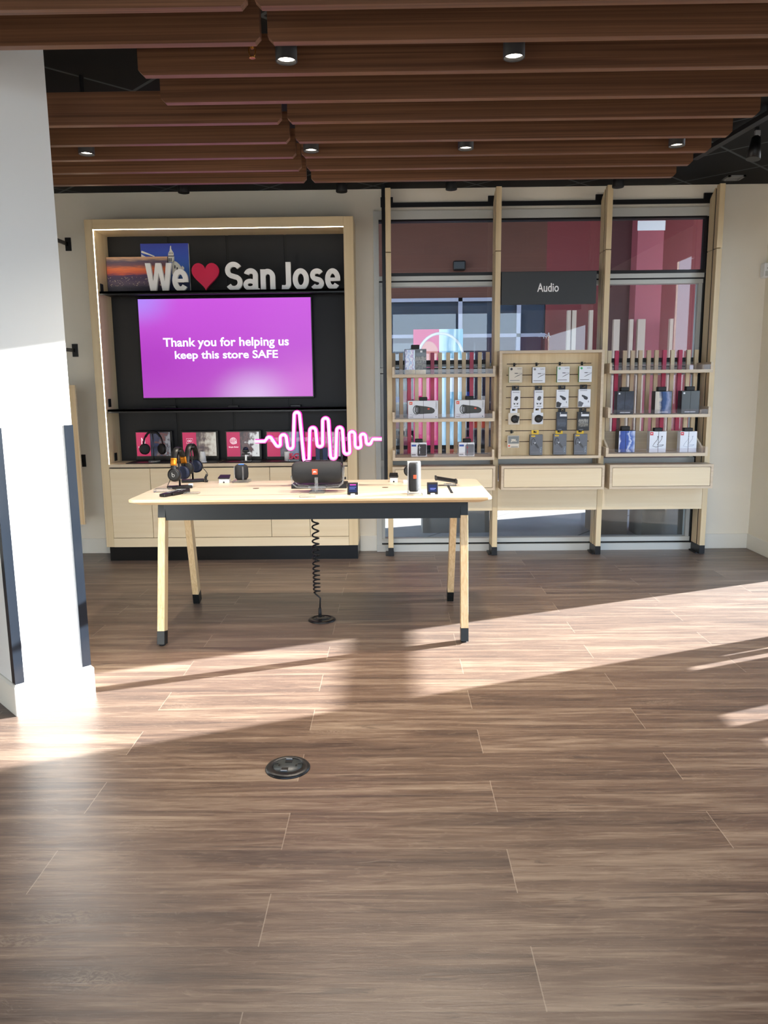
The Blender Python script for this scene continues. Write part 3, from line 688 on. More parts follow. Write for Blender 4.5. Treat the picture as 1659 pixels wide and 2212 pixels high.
MB().m(white_card).box(r[0], r[1], CY2, CY2 + 0.025, LZ, r[3]).build('stretcher', None, t)
MB().m(picture('blue_sky_print', [(0.0, (14, 22, 50)), (0.22, (24, 40, 84)), (0.4, (52, 104, 180)), (0.75, (34, 74, 176)), (1.0, (22, 44, 150))], 'Z', 2, 0.05)).box(r[0], r[1], CY2 - 0.001, CY2, LZ, r[3]).build('print', None, t)
def cz(px, py): q = P(px, py, CY2); return (q.x, q.z)
def zz(lst): return [cz(220 + a * 0.12056, 510 + b_ * 0.12056) for a, b_ in lst]
tw = MB().m(mat('tower_print', (214, 214, 206), 0.5))
ys0, ys1 = CY2 - 0.0018, CY2 - 0.0009
tw.prism(zz([(1225, 175), (1240, 175), (1243, 230), (1262, 265), (1285, 300), (1290, 350), (1298, 365), (1298, 470), (1185, 470), (1185, 365), (1188, 350), (1192, 300), (1215, 262)]), ys0, ys1)
tw.prism(zz([(1290, 440), (1340, 462), (1385, 500), (1420, 550), (1425, 600), (1290, 690), (1260, 690), (1260, 480)]), ys0, ys1)
tw.prism(zz([(1425, 560), (1440, 530), (1475, 560), (1478, 600), (1425, 610)]), ys0, ys1)
tw.build('tower', None, t)
tw = MB().m(mat('tower_print', (214, 214, 206), 0.5))
tw.prism(zz([(708, 265), (730, 268), (945, 355), (945, 372), (708, 300)]), ys0, ys1).prism(zz([(708, 325), (790, 372), (708, 372)]), ys0, ys1)
tw.build('roofline', None, t)
tw = MB().m(mat('tower_shadow_print', (52, 56, 66), 0.5))
tw.prism(zz([(1182, 350), (1294, 350), (1296, 366), (1182, 366)]), ys0 - 0.0006, ys1 - 0.0006)
for a, b_ in ((1300, 520), (1340, 555), (1380, 590)): tw.prism(zz([(a, b_), (a + 22, b_ + 8), (a + 22, b_ + 60), (a, b_ + 60)]), ys0 - 0.0006, ys1 - 0.0006)
tw.build('tower_shadows', None, t)
tw = MB().m(mat('tower_shadow_print', (52, 56, 66), 0.5))
for a in (1200, 1232): tw.prism(zz([(a, 395), (a + 18, 395), (a + 18, 455), (a, 455)]), ys0 - 0.0006, ys1 - 0.0006)
for a in (1205, 1232, 1258): tw.prism(zz([(a, 290), (a + 9, 290), (a + 9, 325), (a, 325)]), ys0 - 0.0006, ys1 - 0.0006)
tw.build('tower_windows', None, t)

# ---------------------------------------------------------------- pink info displays on the cabinet counter
KZ = 0.85
pinkm = mat('sign_pink', (196, 44, 96), 0.4, emit=(196, 40, 96), es=0.24)
icon_m = mat('sign_icon_white', (240, 226, 232), 0.4, emit=(240, 220, 230), es=0.28)
photo_cols = [[(0, (20, 24, 46)), (0.35, (34, 48, 90)), (0.5, (60, 60, 70)), (0.62, (120, 60, 54)), (0.8, (70, 74, 86)), (1, (150, 150, 156))],
              [(0, (74, 58, 70)), (0.3, (120, 106, 102)), (0.5, (176, 164, 152)), (0.7, (206, 198, 186)), (1, (232, 228, 216))],
              [(0, (60, 56, 66)), (0.3, (120, 90, 90)), (0.45, (64, 60, 72)), (0.6, (170, 160, 160)), (0.72, (240, 244, 246)), (1, (250, 252, 252))],
              [(0, (90, 84, 92)), (0.4, (120, 120, 130)), (0.6, (160, 160, 172)), (1, (120, 140, 176))],
              [(0, (150, 60, 96)), (0.4, (180, 120, 130)), (0.7, (190, 180, 184)), (1, (210, 210, 214))]]
disp = [(295, 368, 934, 985, 'headphones stand in front of it, first from the left', 'NETFLIX'), (395, 467, 934, 985, 'a mask icon on its pink half, second from the left', ''),
        (490, 560, 933, 986, 'white globe icon, middle one of five', 'Simple Global'), (577, 646, 933, 986, 'left part behind the pink neon wave', ''), (660, 735, 933, 986, 'behind the neon wave and the black loudspeaker', '')]
for k, (xa, xb, ya, yb, lab, txt) in enumerate(disp):
    Y = 6.80; r = rect(xa, ya, xb, yb, Y)
    t = thing('information_display', ((r[0] + r[1]) / 2, Y, KZ), 'pink counter display screen with ' + lab if k < 3 else 'pink counter display screen, ' + lab, 'display', 'pink displays on the cabinet counter')
    fz0 = KZ; xm = r[0] + (r[1] - r[0]) * 0.41
    MB().m(black_gloss).box(r[0] - 0.012, r[1] + 0.02, Y + 0.001, Y + 0.03, fz0, r[3] + 0.012, bevel=0.003).build('frame', None, t)
    MB().m(pinkm).box(r[0], xm, Y - 0.001, Y + 0.001, r[2], r[3]).build('pink_panel', None, t)
    ph = picture('display_photo_%d' % k, photo_cols[k], 'X', 4.5, 2.4, (1, 1, 1), 0.35, es=0.42)
    MB().m(ph).box(xm, r[1], Y - 0.001, Y + 0.001, r[2], r[3]).build('photo', None, t)
    ic = MB().m(icon_m); cx_ = (r[0] + xm) / 2; hz = r[3] - r[2]; czz = r[3] - hz * 0.36; s_ = 0.028
    yi0, yi1 = Y - 0.002, Y - 0.001
    if k == 2:
        for rr_, rx in ((s_, s_), (s_, s_ * 0.45)): ic.tube([(cx_ + rx * math.cos(a), yi1, czz + rr_ * math.sin(a)) for a in [i * math.pi / 14 for i in range(28)]], 0.0022, 6, True)
        for dz in (-0.5, 0, 0.5): w = s_ * math.sqrt(1 - dz * dz); ic.box(cx_ - w, cx_ + w, yi0, yi1, czz + dz * s_ - 0.0016, czz + dz * s_ + 0.0016)
        ic.box(cx_ - 0.0016, cx_ + 0.0016, yi0, yi1, czz - s_, czz + s_)
        ic.tube([(cx_ + s_ * 0.75 + 0.008 * math.cos(a), yi1, czz - s_ * 0.5 + 0.010 * math.sin(a)) for a in [i * math.pi / 6 for i in range(12)]], 0.0024, 6, True)
    elif k == 1:
        fr_ = [(-s_, -s_ * 0.75), (s_, -s_ * 0.75), (s_, s_ * 0.75), (-s_, s_ * 0.75)]
        ic.tube([(cx_ + a, yi1, czz + b_) for a, b_ in fr_], 0.002, 6, True)
        for s2 in (-1, 1): ic.tube([(cx_ + s2 * 0.009 + 0.008 * math.cos(a), yi1, czz + 0.008 * math.sin(a)) for a in [i * math.pi / 8 for i in range(16)]], 0.0022, 6, True)
    elif k == 0:
        ic.box(cx_ - 0.017, cx_ - 0.011, yi0, yi1, czz - s_, czz + s_).box(cx_ + 0.011, cx_ + 0.017, yi0, yi1, czz - s_, czz + s_)
        ic.hexa([(cx_ - 0.017, yi0, czz + s_), (cx_ - 0.010, yi0, czz + s_), (cx_ - 0.010, yi1, czz + s_), (cx_ - 0.017, yi1, czz + s_), (cx_ + 0.010, yi0, czz - s_), (cx_ + 0.017, yi0, czz - s_), (cx_ + 0.017, yi1, czz - s_), (cx_ + 0.010, yi1, czz - s_)])
    else:
        ic.tube([(cx_ + 0.014 * math.cos(a) - 0.01, yi1, czz + 0.012 * math.sin(a)) for a in [i * math.pi / 8 for i in range(13)]], 0.0022, 6)
    ic.build('icon', None, t)
    if txt:
        w = (xm - r[0]) * 0.72; MB().m(icon_m).text(txt, cx_ - w / 2, cx_ + w / 2, r[2] + hz * 0.345, r[2] + hz * 0.42, Y - 0.001, 0.001, bold=0.03).build('caption', None, t)
    # black mat lying in front of the display
    ma, mb_ = r[0] - 0.03, r[1] + 0.05
    t = thing('display_mat', ((ma + mb_) / 2, 6.68, KZ), ['black counter mat under the headphones, first from the left', 'black counter mat under the white speaker, second from the left', 'black counter mat under the clear phone stand, middle of five', 'black counter mat under the red 5G figure', 'black counter mat under the standing phones'][k], 'mat', 'black mats on the cabinet counter')
    MB().m(black_matte).box(ma, mb_, 6.575, 6.798, KZ, KZ + 0.005).build('pad', None, t)
    MB().m(mat('mat_print', (96, 34, 58), 0.5)).box(ma + 0.08, ma + 0.22, 6.60, 6.70, KZ + 0.005, KZ + 0.006).build('print', None, t)
MZ = KZ + 0.005

def headphones(name, c, zc, label, half=0.085, cup=0.042, top=0.11, rz=0.0, band_m=None, pad=None, slider=None, logo=False, group='over-ear headphones', swivel=0.0):
    """cup centres at height zc, band reaching top above them; axis through both cups along local x"""
    t = thing(name, (c[0], c[1], zc), label, 'headphones', group)
    x, y = c
    pts = []
    for i in range(25):
        a = math.pi * i / 24; pts.append((x + half * math.cos(a), y, zc + top * math.sin(a) ** 0.8))
    MB().m(black).tube(pts, 0.01, 12, False, flat=(0.005, 0.020)).build('headband', None, t)
    pts = [(x + (half - 0.006) * math.cos(math.pi * (0.22 + 0.56 * i / 14)), y, zc + (top - 0.006) * math.sin(math.pi * (0.22 + 0.56 * i / 14)) ** 0.8 - 0.001) for i in range(15)]
    MB().m(black_matte).tube(pts, 0.01, 12, False, flat=(0.006, 0.014)).build('band_cushion', None, t)
    for s_ in (-1, 1):
        cc = (x + s_ * half * 0.92, y, zc)
        prof = [(cup * 0.7, 0.014), (cup * 0.93, 0.011), (cup, 0.003), (cup, -0.004)]
        e = MB().m(black).lathe([(r_, s_ * h) for r_, h in prof], cc, 32, 'X').turn(cc, s_ * swivel); e = e.build('ear_cup', None, t)
        prof = [(cup * 0.95, -0.004), (cup * 1.0, -0.014), (cup * 0.8, -0.026), (cup * 0.5, -0.022)]
        MB().m(pad or black_matte).lathe([(r_, s_ * h) for r_, h in prof], cc, 32, 'X').turn(cc, s_ * swivel).build('ear_pad', None, t)
        if slider:
            MB().m(slider).tube([(x + s_ * half * math.cos(math.radians(a)), y, zc + top * math.sin(math.radians(a)) ** 0.8) for a in (16, 22, 28, 34)], 0.01, 12, False, flat=(0.0065, 0.0215)).build('slider', None, t)
        if logo and s_ == logo:
            lg = MB().m(silver)
            lg.tube([(cc[0] + s_ * 0.0148, y + 0.008 * math.cos(i * math.pi / 8), zc - 0.004 + 0.008 * math.sin(i * math.pi / 8)) for i in range(16)], 0.0014, 6, True)
            lg.tube([(cc[0] + s_ * 0.0148, y - s_ * -1 * -0.008, zc - 0.004), (cc[0] + s_ * 0.0148, y - s_ * -1 * -0.008, zc + 0.014)], 0.0014, 6)
            lg.build('logo', None, e)
    t.rotation_euler = (0, 0, rz); return t
# headphones on a clear-based stand, far left mat
p = P(333, 1000, 6.64); zc = P(333, 970, 6.64).z; zt = P(333, 931, 6.64).z
t = thing('headphone_stand', (p.x, 6.64, MZ), 'clear-footed pole stand holding headphones on the leftmost mat', 'stand', 'headphone stands')
MB().m(acrylic).box(p.x - 0.042, p.x + 0.042, 6.61, 6.68, MZ, MZ + 0.016, bevel=0.003).build('base', None, t)
MB().m(steel).cyl((p.x, 6.645, MZ + 0.016), (p.x, 6.645, zt - 0.022), 0.003, n=10).build('pole', None, t)
MB().m(black).box(p.x - 0.02, p.x + 0.02, 6.63, 6.66, zt - 0.024, zt - 0.013, bevel=0.003).build('cradle', None, t)
headphones('headphones', (p.x, 6.645), zc, 'black over-ear headphones facing us before the leftmost pink display', half=0.085, cup=0.047, top=zt - zc, swivel=math.radians(48))
# white round speaker on the second mat
p = P(438.5, 1000, 6.62); zt = P(438, 975, 6.62).z
t = thing('smart_camera', (p.x, 6.62, MZ), 'white tapered cylinder camera on the second counter mat', 'camera', 'white cylinder cameras')
MB().m(white_plastic).lathe([(0.034, 0), (0.034, 0.006), (0.030, 0.008)], (p.x, 6.62, MZ)).build('base', None, t)
MB().m(white_plastic).lathe([(0.030, 0.008), (0.022, zt - MZ - 0.003), (0.019, zt - MZ)], (p.x, 6.62, MZ)).build('body', None, t)
MB().m(black_gloss).lathe([(0.010, 0), (0.010, 0.003)], (p.x, 6.615, zt - 0.001)).build('lens', None, t)
# clear stand with black clamp on the middle mat
p = P(532, 1000, 6.62); zt = P(536, 960, 6.62).z
t = thing('phone_clamp_stand', (p.x, 6.62, MZ), 'clear stand with black clamp and blue top on the middle mat', 'stand')
MB().m(acrylic).box(p.x - 0.045, p.x + 0.045, 6.59, 6.65, MZ, MZ + 0.012, bevel=0.003).build('base', None, t)
MB().m(silver).box(p.x - 0.008, p.x + 0.008, 6.612, 6.628, MZ + 0.012, MZ + 0.06).build('post', None, t)
MB().m(black).box(p.x - 0.033, p.x + 0.033, 6.60, 6.64, MZ + 0.062, MZ + 0.072, bevel=0.003).box(p.x - 0.028, p.x + 0.028, 6.605, 6.635, MZ + 0.084, MZ + 0.108, bevel=0.006).box(p.x - 0.012, p.x + 0.012, 6.61, 6.63, MZ + 0.07, MZ + 0.086).build('clamp', None, t)
MB().m(blue_pad).lathe([(0.024, 0), (0.020, 0.014), (0.008, 0.02)], (p.x, 6.62, MZ + 0.106)).build('top_cap', None, t)
# white camera and red 5G on the fourth mat
p = P(621, 998, 6.66); zt = P(621, 975, 6.66).z
t = thing('smart_camera', (p.x, 6.66, MZ), 'white cylinder camera beside the red 5G under the neon wave', 'camera', 'white cylinder cameras')
MB().m(white_plastic).lathe([(0.027, 0), (0.026, zt - MZ - 0.003), (0.022, zt - MZ)], (p.x, 6.66, MZ)).build('body', None, t)
MB().m(black_gloss).lathe([(0.009, 0), (0.009, 0.003)], (p.x, 6.656, zt - 0.001)).build('lens', None, t)
r = rect(624, 979, 647, 994, 6.60)
t = thing('five_g_figure', ((r[0] + r[1]) / 2, 6.60, MZ), 'red standing 5G figure on a clear foot', 'sign')
MB().m(acrylic).box(r[0] - 0.006, r[1] + 0.004, 6.588, 6.622, MZ, MZ + 0.02, bevel=0.002).build('foot', None, t)
MB().m(magenta).text('5G', r[0], r[1], MZ + 0.02, r[3], 6.612, 0.014, bold=0.05).build('lettering', None, t)
# standing phones on the fifth mat
r = rect(682, 967, 708, 1000, 6.64)
t = thing('smartphone', ((r[0] + r[1]) / 2, 6.64, MZ), 'dark blue phone standing upright on the right counter mat', 'phone')
MB().m(mat('phone_blue', (46, 54, 84), 0.2, metal=0.4)).box(r[0], r[1], 6.632, 6.64, MZ, r[3], bevel=0.003).build('body', None, t)
MB().m(black_gloss).box(r[0] + 0.036, r[0] + 0.062, 6.630, 6.632, r[3] - 0.13, r[3] - 0.01, bevel=0.001).build('camera_strip', None, t)
r = rect(712, 972, 727, 1000, 6.66)
t = thing('smartphone', ((r[0] + r[1]) / 2, 6.66, MZ), 'silver phone standing behind the neon wave at right', 'phone')
MB().m(silver).box(r[0], r[1], 6.655, 6.663, MZ, r[3], bevel=0.003).build('body', None, t)
MB().m(black_gloss).box(r[0] + 0.008, r[0] + 0.03, 6.653, 6.655, r[3] - 0.04, r[3] - 0.012, bevel=0.001).build('camera_strip', None, t)

# ---------------------------------------------------------------- birch display rack in front of the window
PX = [-0.045, 0.867, 1.777, 2.690]; PW = 0.045; PYF, PYG, PYH, PYB = 6.65, 6.715, 6.745, 6.845
rack = thing('display_rack', (1.345, 6.75, 0), 'birch post rack standing before the shop window', 'rack')
for i, x in enumerate(PX):
    pm = MB().m(birch)
    for z0, z1 in ((0.077, 2.581), (2.588, 3.092)): pm.box(x, x + PW, PYF, PYG, z0, z1, bevel=0.002)
    pm.box(x, x + PW, PYH, PYB, 0.077, 2.581).hexa([(x, PYH, 2.588), (x + PW, PYH, 2.588), (x + PW, PYB, 2.588), (x, PYB, 2.588), (x, PYH, 3.08), (x + PW, PYH, 3.08), (x + PW, PYB, 3.01), (x, PYB, 3.01)])
    post = pm.build('post', None, rack)
    bx('core', seam_black, post, x + 0.006, x + PW - 0.006, PYG - 0.002, PYH + 0.002, 0.01, 3.07)
    f = MB().m(black).box(x - 0.001, x + PW + 0.001, PYF - 0.001, PYB, 0.004, 0.077).box(x - 0.025, x + PW + 0.005, PYF + 0.02, PYB - 0.02, 0, 0.012)
    f.build('foot', None, post)
    br = MB().m(black).box(x - 0.04, x + PW + 0.02, 6.872, 6.889, 2.99, 3.07).box(x + 0.01, x + 0.03, PYB - 0.02, 6.88, 3.0, 3.05)
    br.build('bracket', None, post)
for z0, z1, y0, y1, nm in ((2.987, 3.023, 6.868, 6.889, 'top_rail'), (2.418, 2.444, 6.846, 6.858, 'middle_rail')):
    bx(nm, black, rack, PX[0], PX[3] + PW, y0, y1, z0, z1)
bx('cable_channel', black, rack, -0.076, -0.047, PYG, PYB - 0.01, 0.62, CZ)
for i in range(3): bx('lower_panel', birch_pale, rack, PX[i] + PW + 0.001, PX[i + 1] - 0.001, PYF + 0.004, PYF + 0.024, 0.403, 0.66)

# drawer boxes
for i, (xa, xb) in enumerate(((-0.003, 0.866), (0.917, 1.788), (1.832, 2.702))):
    t = thing('drawer_box', ((xa + xb) / 2, 6.56, 0.606), 'wall-hung birch drawer box under the ' + ['left shelf trays, partly behind the table', 'hook board', 'right shelf trays'][i], 'drawer', 'drawer boxes on the rack')
    e = 0.021
    c = MB().m(ply_edge).box(xa, xb, 6.48, PYF - 0.001, 0.606, 0.606 + e).box(xa, xb, 6.48, PYF - 0.001, 0.811 - e, 0.811).box(xa, xa + e, 6.48, PYF - 0.001, 0.606 + e, 0.811 - e).box(xb - e, xb, 6.48, PYF - 0.001, 0.606 + e, 0.811 - e)
    c.box(xa + e, xb - e, 6.61, PYF - 0.001, 0.606 + e, 0.811 - e)
    c.build('casing', None, t)
    bx('drawer_front', birch_pale, t, xa + e + 0.003, xb - e - 0.003, 6.482, 6.60, 0.606 + e + 0.003, 0.811 - e - 0.003, bevel=0.001)

# picket screens behind the trays
def slats(xs, mags, pales, label, loc):
    t = thing('slat_screen', loc, label, 'slat screen', 'picket screens on the rack')
    for k, px in enumerate(xs):
        x = P(px, 780, 6.80).x
        o = bx('slat', magenta if k in mags else pale_slat if k in pales else taupe_slat, t, x - 0.0165, x + 0.0165, 6.795, 6.823, 0.893, 1.77, bevel=0.001)
        if k in mags: o['label'] = 'magenta painted slat'
    xa = P(xs[0], 780, 6.8).x; xb = P(xs[-1], 780, 6.8).x
    xa = max(xa, loc[0] - 0.425); xb = min(xb, loc[0] + 0.425)
    for z0, z1 in ((1.670, 1.706), (0.932, 0.966)): bx('rail', black_matte, t, xa, xb, 6.823, 6.838, z0, z1)
    bx('wire', black_matte, t, xa, xb, 6.823, 6.829, 1.628, 1.636)
slats([850, 866.4, 883.6, 899.8, 916.8, 934, 950.7, 968.1, 985.2, 1002.3, 1019, 1036.5, 1053.6], (2, 5, 10), (3, 4, 6, 7, 9, 11), 'slatted picket screen with three magenta slats behind left trays', (0.433, 6.81, 0.893))
slats([1316.5, 1332.3, 1349.4, 1366.5, 1383.5, 1401.4, 1418, 1435.3, 1452.7, 1469.4, 1487.2, 1504], (1, 7, 9), (0, 8, 10, 11), 'slatted picket screen with three magenta slats behind right trays', (2.256, 6.81, 0.893))

# shelf trays
TB = 0.026
def tray(x0, x1, z0, ztop, label, back=False):
    t = thing('shelf_tray', ((x0 + x1) / 2, 6.6, z0), label, 'shelf tray', 'birch shelf trays on the rack')
    bx('base', ply_edge, t, x0, x1, 6.48, 6.785, z0, z0 + TB, bevel=0.001)
    for xa in (x0, x1 - 0.02): bx('end_panel', ply_edge, t, xa, xa + 0.02, 6.48, 6.785, z0 + TB, ztop, bevel=0.001)
    bx('front_lip', acrylic_front, t, x0 + 0.021, x1 - 0.021, 6.484, 6.488, z0 + TB, z0 + TB + 0.04)
    if back:
        bx('back_panel', ply_edge, t, x0 + 0.02, x1 - 0.02, 6.765, 6.785, z0 + TB, z0 + TB + 0.17)
        g = MB().m(ply_edge)
        for xa in (x0 + 0.0205, x1 - 0.036): g.hexa([(xa, 6.52, z0 + TB), (xa + 0.0155, 6.52, z0 + TB), (xa + 0.0155, 6.765, z0 + TB), (xa, 6.765, z0 + TB), (xa, 6.52, z0 + TB + 0.04), (xa + 0.0155, 6.52, z0 + TB + 0.04), (xa + 0.0155, 6.765, z0 + TB + 0.17), (xa, 6.765, z0 + TB + 0.17)])
        g.build('side_wing', None, t)
    return z0 + TB
L1 = tray(0.0, 0.856, 1.556, 1.645, 'top birch tray of the left bay, holding one foil-faced box')
L2 = tray(0.0, 0.856, 1.188, 1.272, 'middle birch tray of the left bay, holding two speaker boxes')
L3 = tray(0.0, 0.856, 0.864, 0.953, 'lowest birch tray of the left bay, holding two small white boxes')
R1 = tray(1.798, 2.650, 1.572, 1.657, 'empty top birch tray of the right bay')
R2 = tray(1.798, 2.650, 1.206, 1.293, 'middle birch tray of the right bay, holding three dark boxes')
R3 = tray(1.792, 2.644, 0.881, 0.958, 'lowest birch tray of the right bay, holding blue and white boxes', True)
lt = MB().m(white_card).box(2.46, 2.49, 6.49, 6.50, R1, R1 + 0.035)
tag(lt.build('price_card'), 'small white price card on the empty top right tray', 'price card')

# boxed goods with black security clamps
def boxed(name, rc, z, body, label, cat, group, depth=0.09, clamp=None, Y=6.57, side=None):
    r = rect(*rc, Y)
    t = thing(name, ((r[0] + r[1]) / 2, Y + depth / 2, z), label, cat, group)
    b = MB().m(body).box(r[0], r[1], Y, Y + depth, z, r[3], bevel=0.001)
    if side: b.m(side).box(r[0] - 0.0008, r[0], Y + 0.002, Y + depth - 0.002, z + 0.002, r[3] - 0.002)
    b.build('carton', None, t)
    if clamp:
        q = rect(*clamp, Y + 0.02)
        MB().m(black_matte).box(q[0], q[1], Y + 0.005, Y + 0.06, r[3], q[3], bevel=0.006, seg=3).build('security_clamp', None, t)
        xm = (q[0] + q[1]) / 2
        MB().m(black).box(xm - 0.0012, xm + 0.0012, Y - 0.002, Y - 0.0004, z, r[3]).build('wire', None, t)
    return t, r, Y
def patch(t, name, m, r, u0, u1, v0, v1, Y, lift=0.0008, rnd=0.0):
    """a print in fractions of the front face (v from the bottom)"""
    w, h = r[1] - r[0], r[3] - r[2]
    return MB().m(m).box(r[0] + u0 * w, r[0] + u1 * w, Y - lift, Y - lift + 0.0006, r[2] + v0 * h, r[2] + v1 * h, bevel=rnd).build(name, None, t)
def poly_patch(t, name, m, r, pts, Y, lift=0.001):
    w, h = r[1] - r[0], r[3] - r[2]
    return MB().m(m).prism([(r[0] + u * w, r[2] + v * h) for u, v in pts], Y - lift, Y - lift + 0.0006).build(name, None, t)
def lettering(t, name, m, body, r, u0, u1, v0, v1, Y, lift=0.0012, bold=0.02, rot=0):
    w, h = r[1] - r[0], r[3] - r[2]
    return MB().m(m).text(body, r[0] + u0 * w, r[0] + u1 * w, r[2] + v0 * h, r[2] + v1 * h, Y - lift + 0.0006, 0.0006, bold=bold, rot=rot).build(name, None, t)
foil = picture('foil_print', [(0.0, (90, 84, 150)), (0.25, (226, 232, 246)), (0.45, (150, 176, 226)), (0.6, (246, 250, 255)), (0.8, (176, 150, 200)), (1.0, (214, 236, 250))], 'X', 4, 1.3, (1, 1, 1), 0.15)
greyscape = picture('grey_print', [(0.0, (70, 70, 66)), (0.35, (126, 122, 112)), (0.55, (84, 84, 84)), (0.75, (150, 148, 140)), (1.0, (60, 62, 66))], 'Z', 5, 1.2, (1, 1, 1), 0.25)
goldm = picture('gold_print', [(0.0, (150, 120, 50)), (0.5, (214, 186, 110)), (1.0, (236, 220, 170))], 'X', 6, 1.0, (1, 1, 1), 0.25)
t, r, Y = boxed('product_box', (873.9, 754, 921, 808), L1, card_dark, 'shiny foil-faced box with gold base on the top left tray', 'box', None, 0.09, (888, 745, 906, 754))
r = (r[0], r[1], L1, r[3])
patch(t, 'foil_panel', foil, r, 0.02, 0.48, 0.19, 0.97, Y); patch(t, 'photo_panel', greyscape, r, 0.49, 0.99, 0.19, 0.72, Y); patch(t, 'gold_band', goldm, r, 0.02, 0.98, 0.01, 0.185, Y)
patch(t, 'logo', mat('foil_white', (220, 222, 224), 0.3), r, 0.72, 0.82, 0.86, 0.94, Y, 0.0012)
spk_poly = [(0.23, 0.62), (0.26, 0.72), (0.32, 0.735), (0.6, 0.68), (0.78, 0.62), (0.87, 0.54), (0.895, 0.44), (0.87, 0.33), (0.8, 0.28), (0.6, 0.27), (0.4, 0.25), (0.27, 0.28), (0.22, 0.4)]
for rc, cl, lab in (((881.5, 865.7, 946.2, 905.6), (905.5, 857.5, 923, 866.5), 'white speaker carton on the left half of the middle left tray'), ((982.8, 864, 1047, 903.5), (1005.6, 855.5, 1023, 864.5), 'white speaker carton on the right half of the middle left tray')):
    t, r, Y = boxed('speaker_box', rc, L2, white_card, lab, 'box', 'white speaker cartons on the middle left tray', 0.13, cl)
    r = (r[0], r[1], L2, r[3])
    poly_patch(t, 'speaker_picture', mat('olive_speaker', (62, 64, 60), 0.5), r, spk_poly, Y)
    w, h = r[1] - r[0], r[3] - r[2]
    MB().m(print_dark).tube([(r[0] + w * 0.285 + 0.028 * math.cos(a), Y - 0.0012, L2 + h * 0.49 + 0.036 * math.sin(a)) for a in [i * math.pi / 10 for i in range(20)]], 0.003, 6, True).build('bass_ring', None, t)
    patch(t, 'end_disc', print_grey, r, 0.25, 0.32, 0.36, 0.62, Y, 0.0015)
    lo = patch(t, 'logo', print_orange, r, 0.045, 0.145, 0.78, 0.94, Y); lettering(t, 'logo_lettering', white_card, 'JBL', r, 0.06, 0.13, 0.82, 0.88, Y, 0.0014, 0.05)
    patch(t, 'speaker_badge', print_orange, r, 0.65, 0.72, 0.50, 0.58, Y, 0.0014)
    lettering(t, 'side_lettering', print_dark, 'CHARGE 4', r, 0.92, 0.96, 0.53, 0.95, Y, 0.0012, 0.0, 90)
    patch(t, 'small_print', print_grey, r, 0.04, 0.17, 0.07, 0.10, Y); patch(t, 'small_mark', print_dark, r, 0.92, 0.95, 0.06, 0.12, Y)
    MB().m(print_grey).tube([(r[0] + w * (0.06 + 0.32 * i / 8), Y - 0.001, L2 + h * (0.2 + 0.05 * math.sin(i * 2.1))) for i in range(9)], 0.0012, 5).build('splash_lines', None, t)
for rc, cl, lab, cm, cr_ in (((888, 956, 921.8, 987), (896.5, 948, 912.8, 956), 'small white speaker box showing a dark speaker, lowest left tray', mat('dark_taupe', (64, 60, 62), 0.6), white_card), ((991, 956, 1024.8, 987.5), (1000.5, 947.5, 1017, 956), 'small white speaker box showing a grey speaker, lowest left tray', mat('mid_grey', (118, 120, 128), 0.6), print_red)):
    t, r, Y = boxed('small_speaker_box', rc, L3, white_card, lab, 'box', 'small speaker boxes on the lowest left tray', 0.1, cl)
    r = (r[0], r[1], L3, r[3])
    patch(t, 'brand_band', print_blue, r, 0.03, 0.33, 0.72, 0.86, Y)
    poly_patch(t, 'speaker_picture', cm, r, [(0.40, 0.1), (0.46, 0.05), (0.9, 0.05), (0.97, 0.1), (0.98, 0.8), (0.94, 0.88), (0.5, 0.88), (0.42, 0.8)], Y)
    patch(t, 'plus_mark', cr_, r, 0.47, 0.62, 0.63, 0.66, Y, 0.0016); patch(t, 'plus_stem', cr_, r, 0.53, 0.56, 0.5, 0.78, Y, 0.0018); patch(t, 'minus_mark', cr_, r, 0.53, 0.56, 0.2, 0.44, Y, 0.0016)
    patch(t, 'small_print', print_grey, r, 0.04, 0.3, 0.1, 0.18, Y)
sheen = picture('window_sheen_print', [(0.0, (196, 190, 176)), (0.25, (214, 206, 190)), (0.4, (46, 74, 120)), (0.62, (60, 92, 140)), (0.8, (150, 160, 190)), (1.0, (96, 108, 128))], 'X', 2.5, 0.5, (1, 1, 1), 0.2)
slate = picture('slate_print', [(0.0, (44, 50, 60)), (0.4, (66, 74, 90)), (0.7, (56, 62, 76)), (1.0, (48, 54, 64))], 'Z', 4, 0.9, (1, 1, 1), 0.25)
for rc, cl, lab, pm in (((1332.6, 845, 1369, 895.4), (1340.5, 836, 1358.5, 845), 'dark slate box, leftmost of three on the middle right tray', slate), ((1414.5, 845, 1451, 895), (1420.5, 835.5, 1438.5, 845), 'glossy dark box with pale streaks, middle of three', sheen), ((1472, 844, 1511, 894), (1481.5, 834.5, 1500, 844), 'dark grey box, rightmost on the middle right tray', mat('dark_grey_print', (78, 84, 86), 0.3))):
    t, r, Y = boxed('product_box', rc, R2, card_black, lab, 'box', 'dark boxes on the middle right tray', 0.09, cl)
    r = (r[0], r[1], R2, r[3])
    patch(t, 'front_print', pm, r, 0.02, 0.98, 0.02, 0.98, Y); patch(t, 'foot_lettering', mat('foil_white', (220, 222, 224), 0.3), r, 0.2, 0.8, 0.06, 0.10, Y, 0.0014)
    if pm is not sheen: patch(t, 'logo', mat('foil_white', (220, 222, 224), 0.3), r, 0.08, 0.18, 0.86, 0.93, Y, 0.0014)
bluep = picture('blue_front_print', [(0.0, (220, 226, 240)), (0.1, (56, 78, 150)), (0.55, (64, 96, 176)), (0.68, (210, 222, 240)), (0.76, (70, 104, 180)), (1.0, (190, 204, 232))], 'X', 3, 0.7, (1, 1, 1), 0.2)
